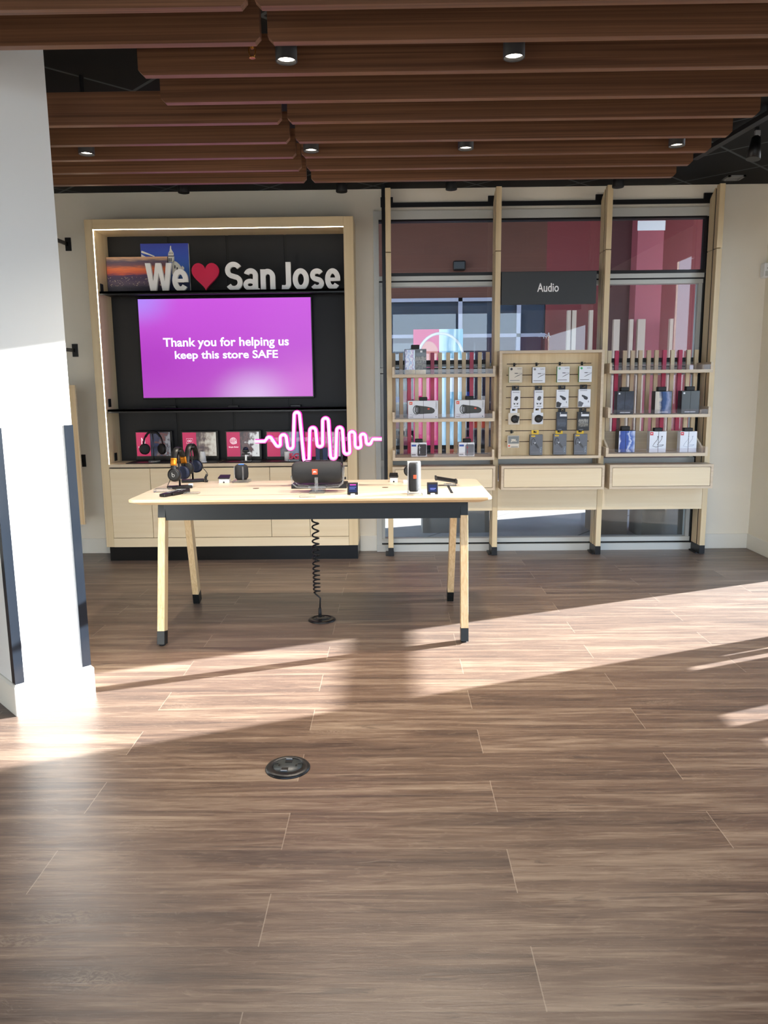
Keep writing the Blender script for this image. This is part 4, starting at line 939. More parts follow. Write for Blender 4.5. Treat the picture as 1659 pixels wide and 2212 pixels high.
t, r, Y = boxed('product_box', (1336, 930, 1372, 979), R3, card_black, 'glossy blue box at left of the lowest right tray', 'box', None, 0.1, (1342, 920.5, 1360, 930))
r = (r[0], r[1], R3, r[3]); patch(t, 'front_print', bluep, r, 0.02, 0.98, 0.02, 0.98, Y)
for rc, cl, lab, dark in (((1403, 932, 1439, 979), (1412.5, 924, 1430.5, 932), 'white earphone box with black wires, middle of lowest right tray', print_dark), ((1469, 932, 1505, 979), (1477, 924, 1496, 932), 'white earphone box with pale wires, right end of lowest right tray', mat('pale_print', (184, 190, 204), 0.5))):
    t, r, Y = boxed('earphone_box', rc, R3, white_card, lab, 'box', 'white earphone boxes on the lowest right tray', 0.07, cl)
    r = (r[0], r[1], R3, r[3]); patch(t, 'logo', print_red, r, 0.02, 0.21, 0.82, 0.97, Y); lettering(t, 'logo_lettering', white_card, 'JBL', r, 0.05, 0.18, 0.87, 0.92, Y, 0.0014, 0.05)
    w, h = r[1] - r[0], r[3] - r[2]; q = lambda u, v: (r[0] + u * w, Y - 0.0012, R3 + v * h)
    MB().m(dark).tube([q(0.5, 0.74), q(0.46, 0.6), q(0.28, 0.42), q(0.2, 0.3), q(0.4, 0.26), q(0.75, 0.3), q(0.85, 0.36)], 0.0016, 6).tube([q(0.74, 0.76), q(0.72, 0.62), q(0.56, 0.45), q(0.46, 0.36), q(0.6, 0.35), q(0.85, 0.36)], 0.0016, 6).build('wire_picture', None, t)
    patch(t, 'earbud_picture', dark, r, 0.46, 0.53, 0.73, 0.77, Y, 0.0016); patch(t, 'earbud_picture', dark, r, 0.70, 0.77, 0.74, 0.78, Y, 0.0016)

# hook board with hanging packs
HX0, HX1, HZ0, HZ1 = 0.889, 1.752, 0.872, 1.766
t = thing('hook_board', ((HX0 + HX1) / 2, 6.6, HZ0), 'framed birch slot board hung with small accessory packs', 'hook board')
e = 0.022
f = MB().m(ply_edge).box(HX0, HX1, 6.48, 6.649, HZ1 - e, HZ1).box(HX0, HX1, 6.48, 6.649, HZ0, HZ0 + e).box(HX0, HX0 + e, 6.48, 6.649, HZ0 + e, HZ1 - e).box(HX1 - e, HX1, 6.48, 6.649, HZ0 + e, HZ1 - e)
f.build('frame', None, t)
bx('panel', birch, t, HX0 + e, HX1 - e, 6.59, 6.648, HZ0 + e, HZ1 - e)
def hb(a, b_, Y=6.59): return P(1060 + a * 0.15672, 740 + b_ * 0.15672, Y)
for (xa, xb, ya, yb) in ((222, 1388, 298, 282), (217, 1388, 455, 432), (213, 1378, 608, 592), (210, 1375, 765, 742), (207, 1365, 915, 900), (203, 1360, 1072, 1050), (200, 1352, 1222, 1203), (198, 1350, 1370, 1355)):
    a = hb(xa, ya); b = hb(xb, yb); z = (a.z + b.z) / 2
    bx('slot', mat('slot_brown', (66, 44, 28), 0.7), t, a.x, b.x, 6.5892, 6.591, z - 0.0032, z + 0.0032)
PKY = 6.505
def hook(t, x, z, m=black_matte):
    h = MB().m(m).box(x - 0.008, x + 0.008, 6.578, 6.589, z - 0.012, z + 0.016).tube([(x, 6.58, z + 0.008), (x, 6.54, z + 0.004), (x, 6.49, z), (x, 6.48, z + 0.008)], 0.0025, 8)
    h.build('hook', None, t)
def pack(name, rc, body, label, group, hk, side=None, tab=None, depth=0.03, tilt=0.0):
    a = hb(rc[0], rc[1], PKY); b = hb(rc[2], rc[3], PKY)
    x0, x1, z0, z1 = a.x, b.x, b.z, a.z; hz = hb(hk[0], hk[1], PKY)
    t = thing(name, ((x0 + x1) / 2, PKY + depth / 2, z0), label, 'package', group)
    c = MB().m(body).box(x0, x1, PKY, PKY + depth, z0, z1, bevel=0.001)
    if side: c.m(side).box(x0 - 0.001, x0, PKY + 0.001, PKY + depth, z0, z1).box(x0, x1, PKY + 0.001, PKY + depth, z0 - 0.001, z0)
    c.build('carton', None, t)
    if tab:
        w = 0.03; zt = hz.z + 0.012
        g = MB().m(tab).box(hz.x - w, hz.x + w, PKY + depth / 2 - 0.001, PKY + depth / 2 + 0.001, z1, hz.z - 0.004).box(hz.x - w, hz.x - 0.014, PKY + depth / 2 - 0.001, PKY + depth / 2 + 0.001, hz.z - 0.004, zt).box(hz.x + 0.014, hz.x + w, PKY + depth / 2 - 0.001, PKY + depth / 2 + 0.001, hz.z - 0.004, zt).box(hz.x - w, hz.x + w, PKY + depth / 2 - 0.001, PKY + depth / 2 + 0.001, zt, zt + 0.006)
        g.build('hang_tab', None, t)
    hook(t, hz.x, max(hz.z, z1 + 0.004))
    return t, (x0, x1, z0, z1)
cab = 'cable boxes on the top row of hooks'
for k, (rc, body, side, dot, hk, lab) in enumerate((((255, 338, 433, 550), cream_card, mat('pale_green', (170, 196, 150), 0.5), print_dark, (345, 305), 'cream cable box with a black dot, top row far left'), ((578, 340, 748, 555), white_card, print_dark, print_grey, (655, 300), 'white cable box with dark side, second in the top row'),
        ((920, 330, 1083, 545), white_card, print_green, mat('dot_pale_green', (130, 190, 150), 0.5), (980, 292), 'white and green cable box with pale dot, third in the top row'), ((1222, 325, 1390, 542), white_card, print_green, mat('dot_green', (60, 180, 110), 0.5), (1290, 288), 'white and green cable box with bright green dot, top row far right'))):
    t, r = pack('cable_box', rc, body, lab, cab, hk, side, None, 0.03)
    w, h = r[1] - r[0], r[3] - r[2]
    MB().m(dot).lathe([(w * 0.09, 0), (w * 0.09, 0.0008)], (r[0] + w * 0.18, PKY - 0.0009, r[2] + h * 0.87), 20, 'Y').build('dot', None, t)
    lettering(t, 'lettering', print_dark, 'belkin', r, 0.62, 0.93, 0.86, 0.91, PKY, 0.0012, 0.0)
    patch(t, 'plug_picture', print_dark, r, 0.42, 0.66, 0.57, 0.61, PKY); patch(t, 'cable_picture', print_dark, r, 0.66, 0.99, 0.585, 0.597, PKY)
    poly_patch(t, 'connector_picture', print_dark, r, [(0.42, 0.34), (0.66, 0.46), (0.98, 0.56), (0.98, 0.545), (0.68, 0.43), (0.43, 0.325)], PKY)
    patch(t, 'small_print', print_grey, r, 0.08, 0.8, 0.12, 0.16, PKY)
for k, (rc, hk, lab, tone) in enumerate((((288, 662, 405, 905), (345, 625), 'narrow white earbud pack with black case picture, second row far left', print_dark), ((605, 657, 722, 905), (662, 622), 'narrow white earbud pack with grey case picture, second row', mat('case_grey', (88, 90, 92), 0.5)))):
    t, r = pack('earbud_pack', rc, white_card, lab, 'earbud packs on the second row', hk, mat('lilac_side', (176, 178, 226), 0.5), black, 0.03)
    poly_patch(t, 'case_picture', tone, r, [(0.30, 0.48), (0.36, 0.6), (0.5, 0.68), (0.72, 0.66), (0.78, 0.58), (0.68, 0.47), (0.56, 0.42)], PKY)
    poly_patch(t, 'earbud_picture', print_dark, r, [(0.25, 0.32), (0.38, 0.27), (0.48, 0.3), (0.42, 0.22), (0.28, 0.21)], PKY); poly_patch(t, 'earbud_picture', print_dark, r, [(0.56, 0.3), (0.66, 0.27), (0.78, 0.33), (0.76, 0.22), (0.62, 0.21)], PKY)
    patch(t, 'heading', print_grey, r, 0.12, 0.88, 0.88, 0.91, PKY); patch(t, 'small_print', print_grey, r, 0.3, 0.8, 0.09, 0.12, PKY)
for k, (rc, hk, lab, tone) in enumerate((((910, 650, 1070, 897), (985, 618), 'white car charger pack with a black phone picture, second row', print_dark), ((1212, 643, 1372, 890), (1285, 610), 'white car charger pack with a grey phone picture, second row far right', card_grey))):
    t, r = pack('charger_pack', rc, white_card, lab, 'car charger packs on the second row', hk, None, black, 0.03)
    poly_patch(t, 'charger_picture', mat('charger_ink', (58, 62, 68), 0.5), r, [(0.26, 0.66), (0.32, 0.69), (0.5, 0.65), (0.76, 0.56), (0.78, 0.46), (0.68, 0.41), (0.5, 0.44), (0.4, 0.55), (0.28, 0.61)], PKY)
    poly_patch(t, 'phone_picture', tone, r, [(0.01, 0.3), (0.12, 0.35), (0.44, 0.24), (0.3, 0.03), (0.01, 0.03)], PKY)
    patch(t, 'heading', print_grey, r, 0.12, 0.7, 0.91, 0.94, PKY); patch(t, 'small_print', print_grey, r, 0.5, 0.95, 0.04, 0.06, PKY); patch(t, 'side_mark', print_grey, r, 0.80, 0.86, 0.26, 0.36, PKY)
for k, (rc, hk, lab, nt_) in enumerate((((245, 972, 395, 1130), (322, 935), 'white pack with a notched round black mount, third row far left', True), ((572, 968, 720, 1125), (645, 930), 'white pack with a plain round black mount, third row', False))):
    t, r = pack('mount_pack', rc, white_card if nt_ is False else cream_card, lab, 'phone mount packs on the third row', hk, None, white_card, 0.03)
    w, h = r[1] - r[0], r[3] - r[2]; c = (r[0] + w * 0.58, PKY - 0.001, r[2] + h * 0.48)
    g = MB().m(black).lathe([(w * 0.36, 0), (w * 0.33, -0.02), (w * 0.2, -0.024), (w * 0.12, -0.016)], (c[0], PKY, c[2]), 24, 'Y')
    if nt_: g.box(c[0], r[0] + w * 0.97, PKY - 0.012, PKY - 0.001, c[2] + h * 0.02, c[2] + h * 0.24, bevel=0.003).box(c[0] + w * 0.1, c[0] + w * 0.28, PKY - 0.012, PKY - 0.001, c[2] - h * 0.32, c[2] - h * 0.1, bevel=0.003)
    else: g.box(c[0], r[0] + w * 0.97, PKY - 0.012, PKY - 0.001, c[2] - h * 0.04, c[2] + h * 0.22, bevel=0.003)
    g.build('mount', None, t)
for k, (rc, hk, lab, pm, bd) in enumerate((((912, 957, 1050, 1213), (985, 935), 'dark navy pack hanging third in the third row', slate, mat('navy_card', (24, 34, 50), 0.35)), ((1200, 955, 1355, 1213), (1275, 930), 'black pack with grey photo panel, third row far right', greyscape, card_black))):
    t, r = pack('kit_pack', rc, bd, lab, 'black packs on the third row', hk, None, black, 0.035)
    patch(t, 'photo_panel', pm, r, 0.08, 0.9, 0.2, 0.63, PKY); patch(t, 'heading', white_card, r, 0.3, 0.95, 0.76, 0.88, PKY); patch(t, 'logo', white_card, r, 0.3, 0.37, 0.91, 0.97, PKY); patch(t, 'small_print', print_grey, r, 0.15, 0.5, 0.05, 0.08, PKY)
t, r = pack('earphone_pack', (232, 1282, 390, 1450), cream_card, 'small white pack with a grey logo window, bottom row far left', None, (305, 1240), None, None, 0.03)
patch(t, 'window', mat('grey_ink', (120, 124, 122), 0.4), r, 0.06, 0.98, 0.34, 0.95, PKY); lettering(t, 'logo_lettering', cream_card, 'JBL', r, 0.28, 0.80, 0.46, 0.72, PKY, 0.0014, 0.06); patch(t, 'red_mark', print_orange, r, 0.07, 0.22, 0.1, 0.22, PKY, 0.0014); patch(t, 'small_print', print_dark, r, 0.32, 0.9, 0.06, 0.1, PKY, 0.0014)
for k, (rc, hk, lab) in enumerate((((543, 1270, 712, 1550), (618, 1240), 'grey headset box with yellow tab, second in the bottom row'), ((868, 1262, 1040, 1543), (950, 1235), 'grey headset box with yellow tab, third in the bottom row'), ((1155, 1260, 1325, 1543), (1240, 1232), 'grey headset box with yellow tab, bottom row far right'))):
    t, r = pack('headset_box', rc, card_grey, lab, 'grey headset boxes on the bottom row', hk, card_black, print_yellow, 0.035)
    patch(t, 'brand_label', print_yellow, r, 0.1, 0.4, 0.89, 0.96, PKY); lettering(t, 'lettering', print_dark, 'Jabra', r, 0.15, 0.35, 0.905, 0.945, PKY, 0.0014, 0.0)
    w, h = r[1] - r[0], r[3] - r[2]; q = lambda u, v: (r[0] + u * w, PKY - 0.001, r[2] + v * h)
    MB().m(card_dark).tube([q(0.14, 0.48), q(0.1, 0.62), q(0.14, 0.76), q(0.26, 0.82), q(0.38, 0.76), q(0.4, 0.66), q(0.34, 0.58), q(0.24, 0.55)], 0.0022, 6).build('ear_hook_picture', None, t)
    poly_patch(t, 'headset_picture', card_dark, r, [(0.28, 0.58), (0.4, 0.66), (0.72, 0.38), (0.68, 0.32), (0.6, 0.34)], PKY); poly_patch(t, 'headset_badge', white_card, r, [(0.3, 0.6), (0.38, 0.66), (0.46, 0.6), (0.38, 0.54)], PKY, 0.0014)
    lettering(t, 'side_lettering', mat('pale_blue_ink', (170, 190, 206), 0.5), 'TALK', r, 0.8, 0.93, 0.1, 0.4, PKY, 0.0012, 0.0, 90); patch(t, 'small_print', print_grey, r, 0.08, 0.7, 0.14, 0.16, PKY)

# hanging Audio sign
r = rect(1083.5, 586.5, 1289, 656.5, 6.64)
t = thing('hanging_sign', ((r[0] + r[1]) / 2, 6.66, r[2]), 'charcoal box sign reading Audio between the middle rack posts', 'sign')
MB().m(charcoal).box(r[0], r[1] - 0.003, 6.64, 6.70, r[2], r[3], bevel=0.001).build('box', None, t)
q = rect(1160.5, 611.5, 1207, 630.5, 6.64); MB().m(white_letter).text('Audio', q[0], q[1], q[2], q[3], 6.6402, 0.002, bold=0.012).build('lettering', None, t)

# wall brackets and birch board at the far left wall, half hidden by the column
for px, py, lab in ((148, 528, 'black wall bracket beside the white column, highest of three'), (163, 757, 'black wall bracket beside the white column, middle of three'), (180, 995, 'black wall bracket beside the white column, lowest of three')):
    p = P(px, py, WY)
    t = thing('wall_bracket', (p.x, WY, p.z - 0.045), lab, 'bracket', 'black wall brackets by the column')
    MB().m(black).box(p.x - 0.025, p.x + 0.025, WY - 0.012, WY, p.z - 0.055, p.z + 0.055, bevel=0.002).build('plate', None, t)
    MB().m(steel).bar((p.x - 0.005, WY - 0.01, p.z), (p.x - 0.02, 6.52, p.z + 0.0), 0.014, 0.03, up=(0, 0, 1)).build('arm', None, t)
p = P(170, 985, 6.50)
t = thing('wall_board', (-2.80, 6.51, 0.3), 'tall birch board on the wall, edge showing past the white column', 'board')
xr = P(161, 833, 6.5).x
MB().m(leg_wood).box(xr - 0.9, xr, 6.50, 6.52, P(181, 1133, 6.5).z, P(158, 832, 6.5).z).build('board', None, t)
MB().m(ply_edge).box(xr, xr + 0.004, 6.50, 6.52, P(181, 1133, 6.5).z, P(158, 832, 6.5).z).build('edge_band', None, t)

# ---------------------------------------------------------------- the display table
TZ = 0.872; TX0, TX1, TY0, TY1 = -1.506, 0.559, 4.270, 5.130
t = thing('display_table', ((TX0 + TX1) / 2, (TY0 + TY1) / 2, 0), 'pale wood display table with rounded top on black-shod legs', 'table')
TBL = t
def rrect(x0, x1, y0, y1, r, n=6):
    out = []
    for cx_, cy_, a0 in ((x1 - r, y1 - r, 0), (x0 + r, y1 - r, 90), (x0 + r, y0 + r, 180), (x1 - r, y0 + r, 270)):
        for i in range(n + 1): a = math.radians(a0 + 90 * i / n); out.append((cx_ + r * math.cos(a), cy_ + r * math.sin(a)))
    return out
o_ = rrect(TX0, TX1, TY0, TY1, 0.05); i_ = rrect(TX0 + 0.05, TX1 - 0.05, TY0 + 0.045, TY1 - 0.045, 0.03)
b_ = rrect(TX0 + 0.004, TX1 - 0.004, TY0 + 0.004, TY1 - 0.004, 0.047)
tb = MB().m(table_edge).prism_z(i_, 0.8382, 0.858, o_).prism_z(o_, 0.858, 0.869); tb.m(table_top_m).prism_z(b_, 0.869, TZ)
top = tb.build('table_top', None, t)
gr = MB().m(black)
gr.box(0.336, 0.352, 4.44, 4.81, TZ, TZ + 0.0012)
gr.build('cable_slot', None, t)
gr = MB().m(mat('seam_brown', (120, 100, 78), 0.6))
gr.box(-1.24, 0.336, 4.443, 4.447, TZ, TZ + 0.0008).box(-1.24, 0.336, 4.80, 4.804, TZ, TZ + 0.0008).box(-0.2, 0.3, 4.385, 4.388, TZ, TZ + 0.0006)
gr.build('lid_seams', None, t)
for px, py in ((553, 1055), (832, 1053)):
    c = G(px, py, TZ); MB().m(mat('knot_brown', (84, 64, 48), 0.6)).lathe([(0.02, 0), (0.02, 0.001)], (c.x, c.y, TZ), 20).build('grommet', None, t)
def leg(foot_px, top_px, ytop, ztop):
    f0 = G(*foot_px, 0); tp = P(*top_px, ytop)
    f0 = Vector((f0.x, f0.y, 0.006)); d = Vector((tp.x, ytop, tp.z)) - f0
    p1 = f0 + d * ((ztop - 0.006) / d.z); pm = f0 + d * (0.075 / d.z); pb = f0 + d * ((ztop - 0.11) / d.z)
    a = f0 + d * (0.0 / d.z)
    l = MB().m(leg_wood).bar(pm, pb, 0.043, 0.066, bevel=0.002).build('leg', None, t)
    MB().m(rail_m).bar(a, pm, 0.044, 0.067, bevel=0.001).build('shoe', None, l)
    MB().m(rail_m).bar(pb, p1, 0.044, 0.067, bevel=0.001).build('bracket', None, l)
    MB().m(black_matte).cyl((f0.x, f0.y, 0), (f0.x, f0.y, 0.008), 0.018, n=16).build('glide', None, l)
leg((351, 1393), (352.5, 1130), 4.49, 0.836); leg((1003, 1386), (1002, 1128), 4.49, 0.836)
leg((427, 1301), (408, 1127), 5.03, 0.836); leg((972, 1296), (979, 1122), 5.03, 0.836)
xl = P(356, 1110, 4.49).x; xr = P(1001, 1110, 4.49).x
z0 = P(680, 1121.5, 4.475).z
bx('front_rail', rail_m, t, xl, xr, 4.475, 4.50, z0, 0.838)
bx('back_rail', rail_m, t, xl, xr, 5.00, 5.025, z0, 0.838)
for x in (xl, xr): bx('side_rail', rail_m, t, x - 0.012, x + 0.012, 4.50, 5.0, z0, 0.838)
# coiled cord from the table to a floor outlet
fo = (-0.468, 4.80)
t = thing('coiled_cord', (fo[0], fo[1], 0.02), 'black coiled power cord hanging from the table to the floor', 'cord')
pts = []; ys = [1124, 1138, 1156, 1169, 1181, 1193, 1205, 1217, 1228, 1238, 1247, 1256, 1264, 1272, 1281]
cxp = [681 + (684.5 - 681) * i / 14 for i in range(15)]
N_ = 14
for k in range(len(ys) - 1):
    for j in range(N_):
        f_ = j / N_; yy = ys[k] + (ys[k + 1] - ys[k]) * f_; xx = cxp[k] + (cxp[k + 1] - cxp[k]) * f_
        c = P(xx, yy, fo[1]); a = 2 * math.pi * f_ + math.pi
        pts.append((c.x + 0.0205 * math.cos(a), fo[1] + 0.0205 * math.sin(a), c.z))
c0 = pts[0]; pre = [(c0[0], c0[1], 0.838), (c0[0], c0[1], c0[2] + 0.02)]
e = P(692, 1292, fo[1]); e2 = P(691, 1318, fo[1])
post = [(pts[-1][0] + 0.01, fo[1], pts[-1][2] - 0.008), (e.x, fo[1], e.z), (e2.x, fo[1], e2.z), (e2.x, fo[1], 0.075)]
MB().m(black).tube(pre + pts + post, 0.0052, 8).build('cord', None, t)
MB().m(black_matte).cyl((e2.x, fo[1], 0.02), (e2.x, fo[1], 0.08), 0.012, 0.009, 16).build('plug', None, t)
def outlet(c, label, plugged):
    t = thing('floor_outlet', (c[0], c[1], 0), label, 'floor outlet', 'round black floor outlets')
    MB().m(black).lathe([(0.089, 0.0), (0.089, 0.003), (0.083, 0.010), (0.060, 0.013), (0.060, 0.008), (0.01, 0.008)], (c[0], c[1], 0), 48).build('ring', None, t)
    d = MB().m(mat('outlet_face', (44, 50, 52), 0.4)).lathe([(0.058, 0.008), (0.058, 0.011), (0.002, 0.011)], (c[0], c[1], 0), 40); d.build('face', None, t)
    s_ = MB().m(seam_black)
    for dx_, dy_, w, h in ((0, 0.036, 0.014, 0.012), (-0.008, -0.03, 0.013, 0.013), (-0.034, 0.004, 0.003, 0.008), (0.034, 0.002, 0.003, 0.008), (-0.046, 0.016, 0.007, 0.002), (0.046, 0.014, 0.007, 0.002)):
        s_.box(c[0] + dx_ - w, c[0] + dx_ + w, c[1] + dy_ - h, c[1] + dy_ + h, 0.0112, 0.0122)
    s_.build('sockets', None, t)
    if not plugged:
        f_ = MB().m(print_grey).box(c[0] - 0.012, c[0] + 0.012, c[1] + 0.047, c[1] + 0.051, 0.012, 0.016).box(c[0] - 0.022, c[0] + 0.004, c[1] - 0.048, c[1] - 0.044, 0.012, 0.016); f_.build('flap', None, t)
outlet((-0.428, 2.846), 'round black floor outlet in the open floor before the table', False)
outlet(fo, 'round black floor outlet under the table with the coiled cord', True)

# neon sound wave on the table
NY = 4.78
def nz(a, b_): return P(540 + a * 0.19289, 860 + b_ * 0.19289, NY)
ext = [(215, 438, 1, 30), (315, 540, -1, 30), (373, 412, 1, 34), (452, 570, -1, 32), (525, 160, 1, 30), (632, 708, -1, 30), (703, 332, 1, 34), (782, 545, -1, 32), (845, 226, 1, 32), (932, 680, -1, 30), (1003, 330, 1, 32), (1085, 628, -1, 34), (1142, 378, 1, 32), (1210, 560, -1, 34), (1265, 404, 1, 30), (1328, 518, -1, 30)]
path = [(55, 485), (165, 485)]
for (x, y_, s_, r_) in ext:
    k = 0.8 if s_ == 1 else 0.8
    if (x, y_) in ((215, 438), (315, 540), (1328, 518)): arc = (150, 30)
    else: arc = (172, 8)
    for a in [arc[0] + (arc[1] - arc[0]) * i / 8 for i in range(9)]:
        ang = math.radians(a); path.append((x + r_ * math.cos(ang), y_ + s_ * (r_ - r_ * math.sin(ang))))
path += [(1375, 460), (1475, 460)]
pts = [nz(*q) for q in path]
t = thing('neon_sign', (P(690, 1050, NY).x, NY, TZ), 'glowing pink neon sound wave on a black stand on the table', 'neon sign')
MB().m(neon_m).tube([(p.x, NY, p.z) for p in pts], 0.0095, 10).build('tube', None, t)
MB().m(neon_edge).tube([(p.x, NY + 0.016, p.z) for p in pts], 0.012, 8, False, flat=(0.0145, 0.010)).build('channel', None, t)
xa, xb = P(647, 1000, NY).x, P(738, 1000, NY).x
zt = P(690, 952, NY).z
for x in (xa, xb): bx('upright', black, t, x - 0.006, x + 0.006, NY + 0.028, NY + 0.04, TZ + 0.008, zt)
bx('crossbar', acrylic, t, P(577, 950, NY).x, P(812, 950, NY).x, NY + 0.027, NY + 0.031, P(690, 954, NY).z, P(690, 945, NY).z)
bx('base', black, t, P(630, 1050, 4.72).x, P(749, 1050, 4.72).x, 4.70, 4.86, TZ, TZ + 0.026, bevel=0.002)
for x in (xb + 0.012,): MB().m(black).cyl((x, NY + 0.034, TZ + 0.05), (x + 0.012, NY + 0.034, TZ + 0.05), 0.008, n=16).build('knob', None, t)

# boombox speaker in a clear cradle
BYc = 4.56
r = rect(629.5, 998, 738.5, 1045, BYc - 0.05)
t = thing('loudspeaker', ((r[0] + r[1]) / 2, BYc, TZ), 'large black barrel loudspeaker with orange badge before the neon wave', 'speaker')
hw = (r[3] - r[2]) / 2; zc = (r[3] + r[2]) / 2
body = MB().m(fabric); n = 28; rings = []
body.lathe([(hw * 0.78, r[0] + 0.004), (hw * 0.93, r[0] + 0.016), (hw, r[0] + 0.045), (hw, r[1] - 0.045), (hw * 0.93, r[1] - 0.016), (hw * 0.78, r[1] - 0.004)], (0, BYc, zc), 36, 'X').build('barrel', None, t)
MB().m(black_gloss).lathe([(hw * 0.70, r[0]), (hw * 0.76, r[0] + 0.004), (hw * 0.76, r[0] + 0.006)], (0, BYc, zc), 32, 'X').lathe([(hw * 0.76, r[1] - 0.006), (hw * 0.76, r[1] - 0.004), (hw * 0.70, r[1])], (0, BYc, zc), 32, 'X').build('bass_radiators', None, t)
q = rect(674, 1013.5, 686, 1025, BYc - hw); MB().m(print_orange).box(q[0], q[1], BYc - hw - 0.002, BYc - hw + 0.004, q[2], q[3], bevel=0.001).build('badge', None, t)
MB().m(white_card).text('JBL', q[0] + 0.006, q[1] - 0.006, q[2] + 0.01, q[3] - 0.011, BYc - hw - 0.002, 0.0006, bold=0.05).build('badge_lettering', None, t)
bz = MB().m(black).tube([(r[0] + 0.07, BYc, r[3] - 0.002), (r[0] + 0.08, BYc, r[3] + 0.004), (r[1] - 0.08, BYc, r[3] + 0.004), (r[1] - 0.07, BYc, r[3] - 0.002)], 0.003, 6); bz.build('control_strip', None, t)
xm = (r[0] + r[1]) / 2
t = thing('speaker_cradle', (xm, BYc, TZ), 'clear acrylic cradle carrying the large black loudspeaker', 'stand')
def cradle_y(yy): return [(r[0] + 0.002, yy, zc - hw * 0.2), (r[0] + 0.006, yy, r[2] + 0.004), (r[0] + 0.03, yy, r[2] - 0.016), (xm - 0.05, yy, r[2] - 0.02), (xm + 0.05, yy, r[2] - 0.02), (r[1] - 0.02, yy, r[2] - 0.016), (r[1] + 0.006, yy, r[2] + 0.004), (r[1] + 0.008, yy, zc + hw * 0.5)]
MB().m(acrylic).tube(cradle_y(BYc - hw - 0.006), 0.004, 8).tube(cradle_y(BYc + hw * 0.4), 0.004, 8).box(xm - 0.05, xm + 0.05, BYc - hw - 0.01, BYc + hw * 0.4, r[2] - 0.023, r[2] - 0.012).build('tray', None, t)
zb = r[2] - 0.02
MB().m(acrylic).box(xm - 0.045, xm + 0.045, BYc - 0.09, BYc + 0.06, TZ, TZ + 0.012, bevel=0.003).box(xm - 0.03, xm + 0.03, BYc - 0.03, BYc + 0.03, TZ + 0.012, zb).build('foot', None, t)
MB().m(acrylic).box(xm - 0.010, xm + 0.010, BYc - hw - 0.02, BYc - hw - 0.012, TZ + 0.012, zc - hw * 0.35, bevel=0.002).build('clip', None, t)
c = G(660, 1074, TZ); tag(MB().m(acrylic).box(c.x - 0.035, c.x + 0.06, c.y - 0.012, c.y + 0.014, TZ, TZ + 0.010, bevel=0.003).build('acrylic_block'), 'small clear acrylic block near the table front edge', 'block')

def spec_stand(px0, px1, pyt, pyb, label, lines):
    yb = G((px0 + px1) / 2, pyb, TZ).y; r = rect(px0, pyt, px1, pyb, yb + 0.008)
    t = thing('price_screen', ((r[0] + r[1]) / 2, yb, TZ), label, 'price display', 'small price screens on the table')
    w = r[1] - r[0]; h = r[3] - TZ
    a = (Vector((r[0], yb + 0.004, TZ + 0.012)), Vector((r[1], yb + 0.004, TZ + 0.012)))
    lean = 0.028
    def tilt(x0, x1, z0, z1, d0, d1): return [(x0, yb + 0.004 + lean * (z0 - TZ) / h + d0, z0), (x1, yb + 0.004 + lean * (z0 - TZ) / h + d0, z0), (x1, yb + 0.004 + lean * (z0 - TZ) / h + d1, z0), (x0, yb + 0.004 + lean * (z0 - TZ) / h + d1, z0), (x0, yb + 0.004 + lean * (z1 - TZ) / h + d0, z1), (x1, yb + 0.004 + lean * (z1 - TZ) / h + d0, z1), (x1, yb + 0.004 + lean * (z1 - TZ) / h + d1, z1), (x0, yb + 0.004 + lean * (z1 - TZ) / h + d1, z1)]
    MB().m(black).hexa(tilt(r[0], r[1], TZ + 0.004, r[3], 0, 0.01), 0.003).build('case', None, t)
    sc = MB().m(mat('blue_screen', (20, 30, 60), 0.25, emit=(20, 34, 80), es=0.35)).hexa(tilt(r[0] + w * 0.14, r[1] - w * 0.12, TZ + h * 0.27, r[3] - h * 0.16, -0.001, 0.0)); sc.build('screen', None, t)
    ln = MB()
    for m_, u0, u1, v0, v1 in lines: ln.m(m_).hexa(tilt(r[0] + w * u0, r[0] + w * u1, TZ + h * v0, TZ + h * v1, -0.0016, -0.001))
    ln.build('screen_print', None, t)
    MB().m(white_plastic).box((r[0] + r[1]) / 2 - 0.012, (r[0] + r[1]) / 2 + 0.012, yb - 0.006, yb + 0.03, TZ, TZ + 0.012, bevel=0.003).build('foot', None, t)
pk = mat('screen_pink', (220, 40, 160), 0.4, emit=(210, 40, 150), es=0.7); pb_ = mat('screen_pale', (70, 84, 150), 0.4, emit=(60, 76, 140), es=0.5)
spec_stand(750, 773.5, 1043.5, 1071, 'small black price screen with pink line right of the loudspeaker', [(pk, 0.24, 0.8, 0.80, 0.86), (pb_, 0.2, 0.8, 0.62, 0.66), (pb_, 0.2, 0.7, 0.5, 0.54)])
spec_stand(922.5, 946.5, 1043, 1070, 'small black price screen with blue display right of the tall speaker', [(pb_, 0.28, 0.8, 0.5, 0.56), (pb_, 0.3, 0.7, 0.42, 0.46)])

# tall bottle speaker in a clear sleeve
yb = 4.40; r = rect(881.5, 999, 907, 1064, yb)
xm = (r[0] + r[1]) / 2; w = r[1] - r[0]
t = thing('bottle_speaker', (xm, yb + 0.04, TZ), 'tall black bottle speaker with orange badge in a clear sleeve', 'speaker')
MB().m(fabric).lathe([(w * 0.36, TZ + 0.014), (w * 0.42, TZ + 0.024), (w * 0.43, TZ + 0.05), (w * 0.43, r[3] - 0.03), (w * 0.42, r[3] - 0.012), (w * 0.34, r[3] - 0.004)], (xm, yb + 0.04, 0), 32).build('barrel', None, t)
q = rect(893, 1026.5, 899.5, 1034.5, yb); MB().m(print_orange).box(q[0], q[1], yb + 0.04 - w * 0.445, yb + 0.04 - w * 0.415, q[2], q[3], bevel=0.001).build('badge', None, t)
t = thing('clear_sleeve', (xm, yb + 0.04, TZ), 'clear acrylic sleeve and foot around the tall bottle speaker', 'stand')
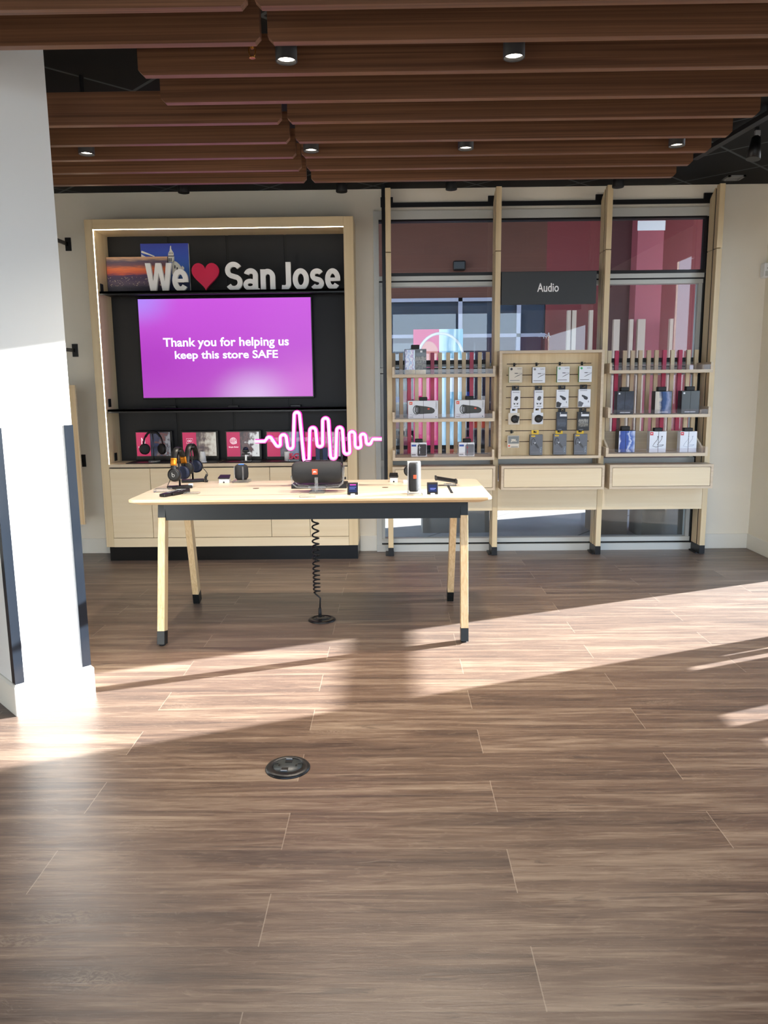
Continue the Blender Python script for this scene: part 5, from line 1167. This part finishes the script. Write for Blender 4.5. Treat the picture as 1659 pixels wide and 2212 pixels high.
sl = MB().m(acrylic)
for x0, x1 in ((r[0] - 0.003, r[0] + 0.002), (r[1] - 0.002, r[1] + 0.005)): sl.box(x0, x1, yb, yb + 0.075, TZ + 0.012, r[3])
sl.build('sides', None, t)
MB().m(acrylic).box(r[0] - 0.006, r[1] + 0.014, yb - 0.045, yb + 0.08, TZ, TZ + 0.012, bevel=0.002).build('foot', None, t)
MB().m(white_plastic).box(r[1] - 0.003, r[1] + 0.004, yb + 0.078, yb + 0.084, TZ + 0.012, r[3], bevel=0.001).box(r[0] - 0.002, r[1], yb + 0.080, yb + 0.084, TZ + 0.012, r[3]).build('back', None, t)
# round black puck speaker behind it
p = P(884, 1016, 4.96); t = thing('puck_speaker', (p.x, 4.96, TZ), 'round black disc speaker on white foot behind the tall speaker', 'speaker')
rr_ = abs(P(872, 1016, 4.96).x - p.x); zc_ = P(884, 1017, 4.96).z
MB().m(black_gloss).lathe([(rr_ * 0.8, -0.018), (rr_, -0.012), (rr_, 0.012), (rr_ * 0.9, 0.016)], (p.x, 4.96, zc_), 36, 'Y').build('disc', None, t)
MB().m(white_plastic).box(p.x - 0.04, p.x + 0.04, 4.925, 4.985, TZ, TZ + 0.016, bevel=0.003).box(p.x - 0.008, p.x + 0.008, 4.955, 4.965, TZ + 0.016, zc_ - rr_ * 0.95).build('foot', None, t)
def tag_holder(px0, px1, pyt, pyb, label):
    c = G((px0 + px1) / 2, pyb, TZ); r = rect(px0, pyt, px1, pyb, c.y)
    t = thing('tag_stand', ((r[0] + r[1]) / 2, c.y, TZ), label, 'stand', 'small white security stands at the table back')
    h = r[3] - TZ
    MB().m(white_plastic).box(r[0] + 0.006, r[1] - 0.004, c.y, c.y + 0.05, TZ, TZ + h * 0.55, bevel=0.002).build('block', None, t)
    MB().m(black).hexa([(r[0], c.y - 0.004, TZ + h * 0.58), (r[1], c.y - 0.004, TZ + h * 0.58), (r[1] - 0.004, c.y + 0.06, TZ + h * 0.95), (r[0] + 0.004, c.y + 0.06, TZ + h * 0.95), (r[0], c.y - 0.004, TZ + h * 0.72), (r[1], c.y - 0.004, TZ + h * 0.72), (r[1] - 0.004, c.y + 0.06, TZ + h * 1.05), (r[0] + 0.004, c.y + 0.06, TZ + h * 1.05)], 0.002).build('plate', None, t)
    MB().m(black_matte).lathe([(0.006, -0.001), (0.006, 0.0)], ((r[0] + r[1]) / 2, c.y - 0.0002, TZ + 0.005), 14, 'Y').build('lock', None, t)
    return r, c
r, c = tag_holder(470.5, 496, 1028, 1043.5, 'white security stand with black plate left of the small round speaker')
tag_holder(840.5, 860.5, 1024, 1042, 'white security stand with black plate near the middle back of table')
# small round speaker in clear stand
c = G(521, 1043, TZ); r = rect(506, 1003.5, 536, 1041, c.y + 0.04)
xm = (r[0] + r[1]) / 2; w = (r[1] - r[0]) / 2; yc = c.y + 0.05
t = thing('smart_speaker', (xm, yc, TZ), 'small black round speaker with blue light on a clear stand', 'speaker')
MB().m(fabric).lathe([(w * 0.70, TZ + 0.016), (w * 0.94, TZ + 0.03), (w, TZ + 0.055), (w * 0.97, r[3] - 0.025), (w * 0.84, r[3] - 0.008), (w * 0.55, r[3])], (xm, yc, 0), 32).build('barrel', None, t)
MB().m(mat('blue_light', (40, 110, 240), 0.3, emit=(40, 110, 255), es=1.2)).lathe([(w * 0.42, r[3]), (w * 0.36, r[3] + 0.002)], (xm, yc, 0), 24).build('light_ring', None, t)
t = thing('clear_stand', (xm, yc, TZ), 'clear acrylic stand under the small round speaker', 'stand')
MB().m(acrylic).box(xm - w * 1.15, xm + w * 1.2, yc - 0.06, yc + 0.05, TZ, TZ + 0.014, bevel=0.003).build('foot', None, t)
MB().m(acrylic).box(xm - w * 0.9, xm - w * 0.75, yc - w * 1.02, yc - w * 0.98 + 0.004, TZ + 0.014, r[3] - 0.01).box(xm + w * 0.3, xm + w * 0.5, yc - w * 1.06, yc - w * 1.02 + 0.004, TZ + 0.014, r[3] - 0.01).build('prongs', None, t)
# phone lying on its stand at the right
c = G(968, 1050, TZ)
t = thing('phone_stand', (c.x, c.y, TZ), 'black phone lying tilted on a clear stand at right table end', 'phone stand')
yq = c.y + 0.02; a = P(941, 1034, yq); b = P(986, 1041, yq)
MB().m(black).hexa([(a.x, yq - 0.03, a.z - 0.006), (b.x, yq - 0.03, b.z - 0.006), (b.x, yq + 0.04, b.z + 0.004), (a.x, yq + 0.04, a.z + 0.004), (a.x, yq - 0.03, a.z + 0.003), (b.x, yq - 0.03, b.z + 0.003), (b.x, yq + 0.04, b.z + 0.013), (a.x, yq + 0.04, a.z + 0.013)], 0.002).build('phone', None, t)
MB().m(black_matte).box(a.x - 0.004, a.x + 0.008, yq - 0.034, yq + 0.044, a.z - 0.008, a.z + 0.016, bevel=0.002).box(b.x - 0.008, b.x + 0.004, yq - 0.034, yq + 0.044, b.z - 0.008, b.z + 0.016, bevel=0.002).build('clamp', None, t)
MB().m(acrylic).box(c.x - 0.025, c.x + 0.05, c.y - 0.01, c.y + 0.05, TZ, TZ + 0.012, bevel=0.002).box(c.x - 0.01, c.x + 0.02, c.y + 0.01, c.y + 0.03, TZ + 0.012, b.z - 0.008).build('foot', None, t)

# headphone pair on dark stands, left end of the table
def table_headphones(px, pyb, pytop, pycup, rz, label, slabel, slider, plate_lab):
    c = G(px, pyb, TZ); y = c.y; zc = P(px, pycup, y).z; zt = P(px, pytop, y).z
    t = thing('headphone_stand', (c.x, y, TZ), slabel, 'stand', 'headphone stands')
    MB().m(black).box(c.x - 0.075, c.x + 0.075, y - 0.028, y + 0.028, TZ, TZ + 0.018, bevel=0.004).build('base', None, t)
    MB().m(steel).cyl((c.x, y, TZ + 0.018), (c.x, y, zt - 0.022), 0.0062, n=14).build('pole', None, t)
    MB().m(black).box(c.x - 0.02, c.x + 0.02, y - 0.014, y + 0.014, zt - 0.026, zt - 0.014, bevel=0.003).build('cradle', None, t)
    t.rotation_euler = (0, 0, math.radians(18))
    headphones('headphones', (c.x, y), zc, label, half=0.07, cup=0.043, top=zt - zc, rz=rz, pad=blue_pad, slider=slider, logo=-1)
    return c
c1 = table_headphones(389, 1055, 967, 1023, math.radians(78), 'black headphones with copper band and blue pads, nearest on the table', 'dark pole stand under the copper-banded headphones', copper, '')
c2 = table_headphones(417, 1041, 959, 1009, math.radians(77), 'plain black headphones with blue pads, behind the copper-banded pair', 'dark pole stand under the plain black headphones', None, '')
# leashes
def cable(name, pts, label, blob):
    t = thing(name, pts[0], label, 'cable', 'security cables of the headphones')
    sm = []
    P_ = [Vector(p) for p in pts]
    for i in range(len(P_) - 1):
        p0, p1, p2, p3 = P_[max(i - 1, 0)], P_[i], P_[i + 1], P_[min(i + 2, len(P_) - 1)]
        for j in range(8):
            u = j / 8; sm.append(0.5 * ((2 * p1) + (-p0 + p2) * u + (2 * p0 - 5 * p1 + 4 * p2 - p3) * u * u + (-p0 + 3 * p1 - 3 * p2 + p3) * u ** 3))
    sm.append(P_[-1]); MB().m(black).tube(sm, 0.0022, 7).build('lead', None, t)
    if blob: MB().m(black).tube(blob, 0.008, 10).build('splitter', None, t)
k = 0.0784
def tq(a, b_, y): return P(330 + a * k, 950 + b_ * k, y)
cable('headphone_cable', [tq(535, 900, c1.y - 0.06), tq(480, 980, c1.y - 0.06), tq(470, 1120, c1.y - 0.05), tq(420, 1240, c1.y - 0.04), tq(400, 1320, c1.y - 0.03), (tq(560, 1360, c1.y).x, c1.y - 0.03, TZ + 0.004), (c1.x - 0.01, c1.y - 0.02, TZ + 0.02)], 'thin black cable hanging from the copper-banded headphones', None)
y2 = c2.y - 0.03
cable('headphone_cable', [tq(1250, 670, y2), tq(1370, 770, y2), tq(1480, 890, y2), tq(1500, 950, y2), (tq(1480, 1000, y2).x, y2, tq(1480, 1060, y2).z), (tq(1500, 1200, y2).x, y2, TZ + 0.004), (c2.x + 0.06, c2.y - 0.01, TZ + 0.004)], 'thin black cable with a thick splitter right of the rear headphones', [tuple(tq(1495, 950, y2)), tuple(tq(1450, 1050, y2)), tuple(tq(1470, 1130, y2)), (tq(1520, 1180, y2).x, y2, TZ + 0.008)])
# remote shaped tags, price cards, acrylic blocks
for px, py, lab in ((350, 1074, 'black remote-like tag at the very left front of the table'), (369, 1071, 'black remote-like tag right beside its twin, front left')):
    c = G(px, py, TZ)
    t = thing('security_remote', (c.x, c.y, TZ), lab, 'remote', 'black tags at the table front left')
    d = Vector((0.42, 0.9, 0)).normalized(); s_ = Vector((d.y, -d.x, 0)); L_ = 0.15; w = 0.021
    q = [c - s_ * w, c + s_ * w, c + s_ * w + d * L_, c - s_ * w + d * L_]
    def at_(pt, z): return (pt.x, pt.y, z)
    MB().m(black).hexa([at_(v, TZ + 0.001) for v in q] + [at_(q[0], TZ + 0.018), at_(q[1], TZ + 0.018), at_(q[2], TZ + 0.026), at_(q[3], TZ + 0.026)], 0.004).build('case', None, t)
    ke = MB().m(print_grey)
    for j in range(3):
        for s2 in (-0.5, 0.15):
            o = c + s_ * w * s2 * 1.2 + d * (0.05 + j * 0.027)
            ke.hexa([at_(o, TZ + 0.0175 + 0.0002 + 0.008 * (0.05 + j * 0.027) / L_), at_(o + s_ * 0.009, TZ + 0.0177 + 0.008 * (0.05 + j * 0.027) / L_), at_(o + s_ * 0.009 + d * 0.018, TZ + 0.0177 + 0.008 * (0.068 + j * 0.027) / L_), at_(o + d * 0.018, TZ + 0.0177 + 0.008 * (0.068 + j * 0.027) / L_)] + [at_(o, TZ + 0.0195 + 0.008 * (0.05 + j * 0.027) / L_), at_(o + s_ * 0.009, TZ + 0.0195 + 0.008 * (0.05 + j * 0.027) / L_), at_(o + s_ * 0.009 + d * 0.018, TZ + 0.0195 + 0.008 * (0.068 + j * 0.027) / L_), at_(o + d * 0.018, TZ + 0.0195 + 0.008 * (0.068 + j * 0.027) / L_)])
    ke.build('keys', None, t)
for i, (px, py, w, d, lab) in enumerate(((349, 1064, 0.05, 0.06, 'clear acrylic block at the far left beside the tags'), (412, 1068, 0.045, 0.05, 'clear acrylic plate in front of the copper-banded headphones'))):
    c = G(px, py, TZ); tag(MB().m(acrylic).box(c.x - w, c.x + w, c.y, c.y + d, TZ, TZ + (0.02 if i == 0 else 0.01), bevel=0.003).build('acrylic_block'), lab, 'block')
for px, py, lab in ((384, 1067, 'small pale blue price card before the nearest headphones stand'), (411, 1054, 'small pale blue price card before the rear headphones stand')):
    c = G(px, py, TZ); tag(MB().m(mat('card_pale_blue', (200, 216, 232), 0.4)).hexa([(c.x - 0.014, c.y, TZ), (c.x + 0.014, c.y, TZ), (c.x + 0.014, c.y + 0.003, TZ), (c.x - 0.014, c.y + 0.003, TZ), (c.x - 0.012, c.y + 0.012, TZ + 0.026), (c.x + 0.016, c.y + 0.012, TZ + 0.026), (c.x + 0.016, c.y + 0.015, TZ + 0.026), (c.x - 0.012, c.y + 0.015, TZ + 0.026)]).build('price_card'), lab, 'price card')

# ---------------------------------------------------------------- outside the back window
OY = 11.5
struct(MB().m(mat('concrete_paving', (150, 148, 146), 0.8, var=0.08, scale=3)).box(-14, 26, 7.05, 34, -0.06, -0.005).build('ground_outside', loc=(4, 9, 0)))
jn = MB().m(mat('paving_joint', (96, 92, 90), 0.9))
for k in range(6): jn.bar((-3 + k * 1.5, 7.1, -0.0045), (0.2 + k * 1.5, 11.4, -0.0045), 0.012, 0.002, up=(0, 0, 1))
struct(jn.build('paving_joints'))
terra = mat('terracotta_render', (92, 54, 42), 0.7, var=0.06, scale=2)
redw = mat('red_render', (112, 36, 40), 0.6, var=0.05, scale=2)
pinkw = mat('pink_lit_render', (160, 82, 94), 0.6, var=0.04, scale=2)  # brighter pink puts reflected light into the pillar's colour
creamw = mat('reflection_cream', (190, 172, 156), 0.6)
t = thing('shop_building', (1.0, OY, 0), 'terracotta and red shop building across the walkway outside', 'building')
xs = P(1180, 600, OY).x
zr = P(900, 645, OY).z; zr2 = P(900, 726, OY).z
MB().m(terra).box(-4, xs, OY, OY + 0.3, zr, 5.2).build('upper_wall', None, t)
MB().m(redw).box(xs, 5.2, OY, OY + 0.3, 0, 5.2).build('red_wall', None, t)
x0, x1 = P(1310, 600, OY).x, P(1372, 600, OY).x
MB().m(mat('dark_red_render', (76, 30, 33), 0.6)).box(x0, x1 - 0.02, OY - 0.03, OY, 0, 5.2).build('dark_red_bay', None, t)
x0, x1 = P(1374, 600, 11.2).x, P(1430, 600, 11.2).x
MB().m(pinkw).box(x0, x1, 11.2, OY, 0, 5.2).build('pink_pillar', None, t)
MB().m(white_card).box(x0 - 0.01, x1 + 0.01, 11.19, 11.2, P(1400, 498, 11.2).z, P(1400, 477, 11.2).z).build('pillar_band', None, t)
pl = MB().m(creamw)  # reflections in the window glass, built as added cream strips
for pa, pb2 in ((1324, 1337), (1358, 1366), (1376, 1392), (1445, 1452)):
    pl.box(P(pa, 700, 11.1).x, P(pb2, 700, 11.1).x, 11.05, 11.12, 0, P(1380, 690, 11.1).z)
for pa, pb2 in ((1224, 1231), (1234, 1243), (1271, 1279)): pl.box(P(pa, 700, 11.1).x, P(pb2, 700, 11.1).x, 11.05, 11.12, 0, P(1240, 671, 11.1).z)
pl.build('reflection_stripes', None, t)
f = MB().m(mat('storefront_frame', (160, 162, 184), 0.4))
f.box(-4, xs, OY - 0.03, OY + 0.05, zr - 0.05, zr).box(-4, xs, OY - 0.03, OY + 0.05, zr2 - 0.03, zr2 + 0.02)
for px in (994, 1120): f.box(P(px, 690, OY).x - 0.03, P(px, 690, OY).x + 0.03, OY - 0.03, OY + 0.05, 0, zr)
f.build('storefront_frame', None, t)
MB().m(shop_glass).box(-4, xs, OY, OY + 0.01, zr2 + 0.02, zr - 0.05).box(-4, xs, OY, OY + 0.01, 0.1, zr2 - 0.03).build('storefront_glass', None, t)
bw = MB().m(mat('blind_blue_grey', (118, 126, 140), 0.8)).box(-4, xs, OY + 0.05, OY + 0.07, zr2, zr); bw.build('window_blind', None, t)
bw = MB().m(mat('shop_interior', (64, 60, 84), 0.8)).box(-4, xs + 1.5, OY + 1.4, OY + 1.5, 0, zr + 0.5); bw.build('interior_wall', None, t)
bw = MB().m(mat('shop_shelf', (150, 138, 130), 0.8))
rnd = random.Random(2)
for k in range(4): bw.box(-3, xs - 0.2, OY + 0.9, OY + 1.3, 0.35 + k * 0.42, 0.38 + k * 0.42)
bw.build('interior_shelves', None, t)
cols = [white_card, print_grey, print_orange, print_blue, magenta, cream_card, print_dark]
bw = MB()
for k in range(4):
    x = -2.9
    while x < xs - 0.4:
        w = 0.06 + rnd.random() * 0.14; h = 0.08 + rnd.random() * 0.22; bw.m(rnd.choice(cols)).box(x, x + w, OY + 0.9, OY + 1.1, 0.38 + k * 0.42, 0.38 + k * 0.42 + h); x += w + 0.03 + rnd.random() * 0.1
o = bw.build('shelf_goods', None, t); o['kind'] = 'stuff'
# reflection of a store sign, set as mirrored lettering on the storefront
q = rect(1164, 718, 1190, 731, OY - 0.04); MB().m(white_card).text('Apple', q[0], q[1], q[2], q[3], OY - 0.001, 0.002, bold=0.0, mirror=True).build('reflected_lettering', None, t)
# poster in the opposite window
q = rect(893, 711, 1000, 800, OY - 0.06)
t = thing('window_poster', ((q[0] + q[1]) / 2, OY - 0.05, q[2]), 'large pink and light blue poster in the shop window opposite', 'poster')
xm = q[0] + (q[1] - q[0]) * 0.52
MB().m(mat('poster_pink', (224, 52, 120), 0.5)).box(q[0], xm, OY - 0.056, OY - 0.05, 0.6, q[3]).build('pink_half', None, t)
MB().m(picture('poster_blue', [(0, (224, 244, 252)), (0.3, (190, 226, 244)), (0.5, (96, 160, 190)), (0.7, (214, 240, 250)), (1, (120, 190, 214))], 'X', 3, 0.8)).box(xm, q[1], OY - 0.056, OY - 0.05, 0.6, q[3]).build('blue_half', None, t)
MB().m(mat('poster_skin', (232, 150, 140), 0.6)).prism([(q[0] + 0.22 + 0.14 * math.cos(a), q[3] - 0.34 + 0.17 * math.sin(a)) for a in [i * math.pi / 10 for i in range(20)]], OY - 0.058, OY - 0.056).build('face_shape', None, t)
ar = MB().m(white_card).tube([(xm + 0.02 + 0.33 * math.cos(a), OY - 0.058, q[3] - 0.42 + 0.36 * math.sin(a)) for a in [math.pi * i / 16 for i in range(17)]], 0.02, 8); ar.build('arch_shape', None, t)
MB().m(white_card).box(q[0] + 0.5, q[0] + 0.74, OY - 0.06, OY - 0.056, q[3] - 0.9, q[3] - 0.42).build('white_panel', None, t)
q = rect(979, 563, 1006, 584, OY - 0.1)
t = thing('wall_lamp', ((q[0] + q[1]) / 2, OY - 0.06, q[2]), 'black box lamp on the terracotta wall outside', 'wall lamp')
MB().m(black).box(q[0], q[1], OY - 0.13, OY - 0.02, q[2], q[3], bevel=0.02).build('housing', None, t); MB().m(black).box(q[0] + 0.05, q[1] - 0.05, OY - 0.02, OY, q[2] + 0.04, q[3] - 0.04).build('mount', None, t)
struct(MB().m(redw).box(4.6, 4.9, 7.3, 9.9, 0, 4.35).build('wall_sun_blocker'))  # added wall, out of view, keeps the sun off the back window
for k, (xa, xb, y0, y1, h, c, lab) in enumerate(((0.30, 0.98, 7.75, 8.2, 0.5, (132, 126, 118), 'low grey box added outside for a window reflection, behind the left bay'), (2.02, 2.34, 7.6, 8.0, 0.5, (128, 112, 98), 'low taupe box added outside for a window reflection, behind the second rack post'), (2.42, 2.86, 7.4, 7.8, 0.5, (104, 100, 90), 'low dark box added outside for a window reflection, behind the right bay'))):
    t = thing('reflection_box', ((xa + xb) / 2, (y0 + y1) / 2, -0.005), lab, 'reflection_box', 'boxes outside for window reflections')  # added boxes stand in for reflections in the lower panes
    m_ = mat('reflection_box_%d' % k, c, 0.8, var=0.08, scale=6)
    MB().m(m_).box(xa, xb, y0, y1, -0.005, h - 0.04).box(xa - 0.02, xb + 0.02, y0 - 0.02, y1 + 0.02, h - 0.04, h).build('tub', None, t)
    MB().m(mat('box_top', (62, 48, 38), 0.9)).box(xa + 0.04, xb - 0.04, y0 + 0.04, y1 - 0.04, h, h + 0.01).build('box_top', None, t)
bx_ = MB().m(mat('blocker_soffit', (150, 146, 140), 0.8)).box(-6, 6.5, 7.06, 11.5, 4.35, 4.5); struct(bx_.build('canopy_light_blocker'))  # added roof, out of view, cuts the daylight on the walkway
